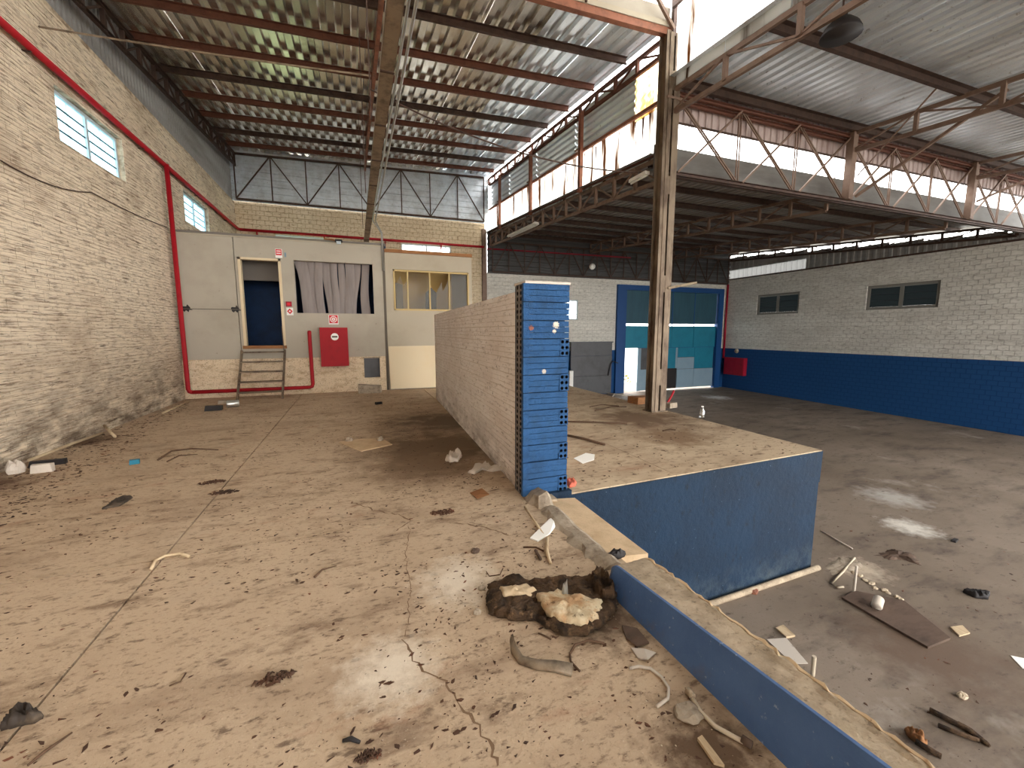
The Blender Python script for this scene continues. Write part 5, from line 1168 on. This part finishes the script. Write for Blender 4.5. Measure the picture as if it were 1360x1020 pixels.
pad(P([(1160, 738), (1185, 728), (1215, 738), (1225, 752), (1200, 744), (1180, 744)], zl_), .03, .8, zl_, 60, 74, [(1, 0), (.9, .2), (.7, .6), (.45, .9), (.25, 1)], .15).build('dust_heap', 'wood_dark', smooth=True, label='dark crumbling dust heap on the lower floor', cat='heap')
bx('dark_chip', 1268, 719, .14, .05, .03, .2, 'black', 'small black chip on the white powder patch', 'chip', zl_)
lump('red_chip', 1002, 788, .05, .04, .05, mt['signred'] if False else 'rust_bright', 'small red chip at the dock foot pipe', 'chip', zl_, 75)
zb_ = zlow(15.8)
stick('lath', [(806, 523), (838, 527)], .03, 'rag', 'white lath on the floor before the bright wicket', 'lath', z=zb_ + .15)
stick('lath', [(816, 524), (812, 530), (824, 531)], .03, 'rag', 'white broken lath by the grey gate', 'lath', z=zb_ + .15)

# ---- uncountable litter
def scatter(name, n, region, z, mat, smin, smax, label, cat, seed, thr, ok=None, stretch=2.2, freq=1.1):
    r = random.Random(seed); mb = MB(); k = 0; tries = 0
    while k < n and tries < n * 40:
        tries += 1; x = r.uniform(region[0], region[1]); y = region[2] + (region[3] - region[2]) * r.random() ** 1.5
        if ok and not ok(x, y): continue
        v = mnoise.noise((x * freq, y * freq, seed)) + .6 * mnoise.noise((x * freq * 3, y * freq * 3, seed + 5))
        if v < thr + r.uniform(-.55, .25): continue
        s = smin + (smax - smin) * r.random() ** 3; a = r.uniform(0, 6.28) if r.random() < .5 else r.gauss(.2, .4); m_ = r.choice((3, 4, 5)); h = s * r.uniform(.12, .35)
        pts = []
        for q in range(m_):
            t = q * 6.283 / m_ + r.uniform(-.4, .4); u, v_ = math.cos(t) * s * stretch * r.uniform(.4, 1.0), math.sin(t) * s * r.uniform(.5, 1)
            pts.append((x + u * math.cos(a) - v_ * math.sin(a), y + u * math.sin(a) + v_ * math.cos(a), z(y) if callable(z) else z))
        mb.prism(pts, (r.uniform(-.3, .3) * h, r.uniform(-.3, .3) * h, h)); k += 1
    return mb.build(name, mat, label=label, cat=cat, kind='stuff')
okf = lambda x, y: not (1.22 < x and y < 9.4) and x < 1.3 + max(0, (y - 3.4) * .04)
scatter('floor_litter', 6500, (-3.55, 1.6, .35, 10.9), .0005, 'litter', .0025, .011, 'dry leaf and dirt crumbs strewn over the upper floor', 'litter', 2, .12, okf)
scatter('floor_litter', 1500, (.2, 1.36, .5, 9.0), .0005, 'litter', .002, .010, 'dense dark crumbs in the lee of the whitewashed wall and curb', 'litter', 3, -.1, lambda x, y: x < 1.29 if y < 2.1 else x < 1.34)
scatter('floor_grit', 2200, (-2.0, 1.3, .3, 4.5), .0005, 'grit', .002, .006, 'pale grit specks on the near upper floor', 'grit', 4, .0, okf, 1.2)
scatter('floor_litter', 1500, (-3.55, -2.6, 3.5, 11), .0005, 'litter', .004, .018, 'leaf litter drifted along the left wall', 'litter', 6, -.1, lambda x, y: x < -3.55 + .9 * (1 - (y - 3.5) / 9) + .15)
scatter('dock_litter', 900, (1.85, 5.45, 3.55, 10.5), .0005, 'litter', .004, .015, 'dry leaf crumbs strewn over the dock top', 'litter', 5, .1)
scatter('bay_litter', 1500, (2.0, 14, .5, 15), lambda y: zlow(y) + .0005, 'litter', .004, .018, 'dark crumbs strewn over the lower floor', 'litter', 8, .1, lambda x, y: not (x < 5.75 and y > 3.2), 2.2, .7)
# ---- cracks in the upper floor
def crack(pts, wd, seed):
    r = random.Random(seed); q = P(pts); L = []
    for a, b in zip(q, q[1:]):
        n = max(3, int((b - a).length / .03))
        for i in range(n): L.append(a.lerp(b, i / n) + Vector((r.uniform(-.012, .012), r.uniform(-.012, .012), 0)))
    vs = []; fs = []
    for i, p in enumerate(L):
        w_ = wd * r.uniform(.3, 1.2); vs += [(p.x - w_, p.y, .0006), (p.x + w_, p.y + w_ * .3, .0006)]
    for i in range(len(L) - 1): a = i * 2; fs.append((a, a + 1, a + 3, a + 2))
    MB().add(vs, fs).build('crack', 'crack', floor)
crack([(536, 850), (550, 875), (562, 893), (585, 900), (600, 915), (612, 935), (628, 958), (648, 985), (655, 1005), (665, 1025)], .006, 1)
crack([(466, 667), (500, 678), (528, 684), (545, 692), (535, 700), (520, 708)], .008, 2)
crack([(545, 692), (538, 740), (545, 790), (538, 850)], .003, 3)
crack([(605, 694), (640, 700), (680, 712)], .010, 4)
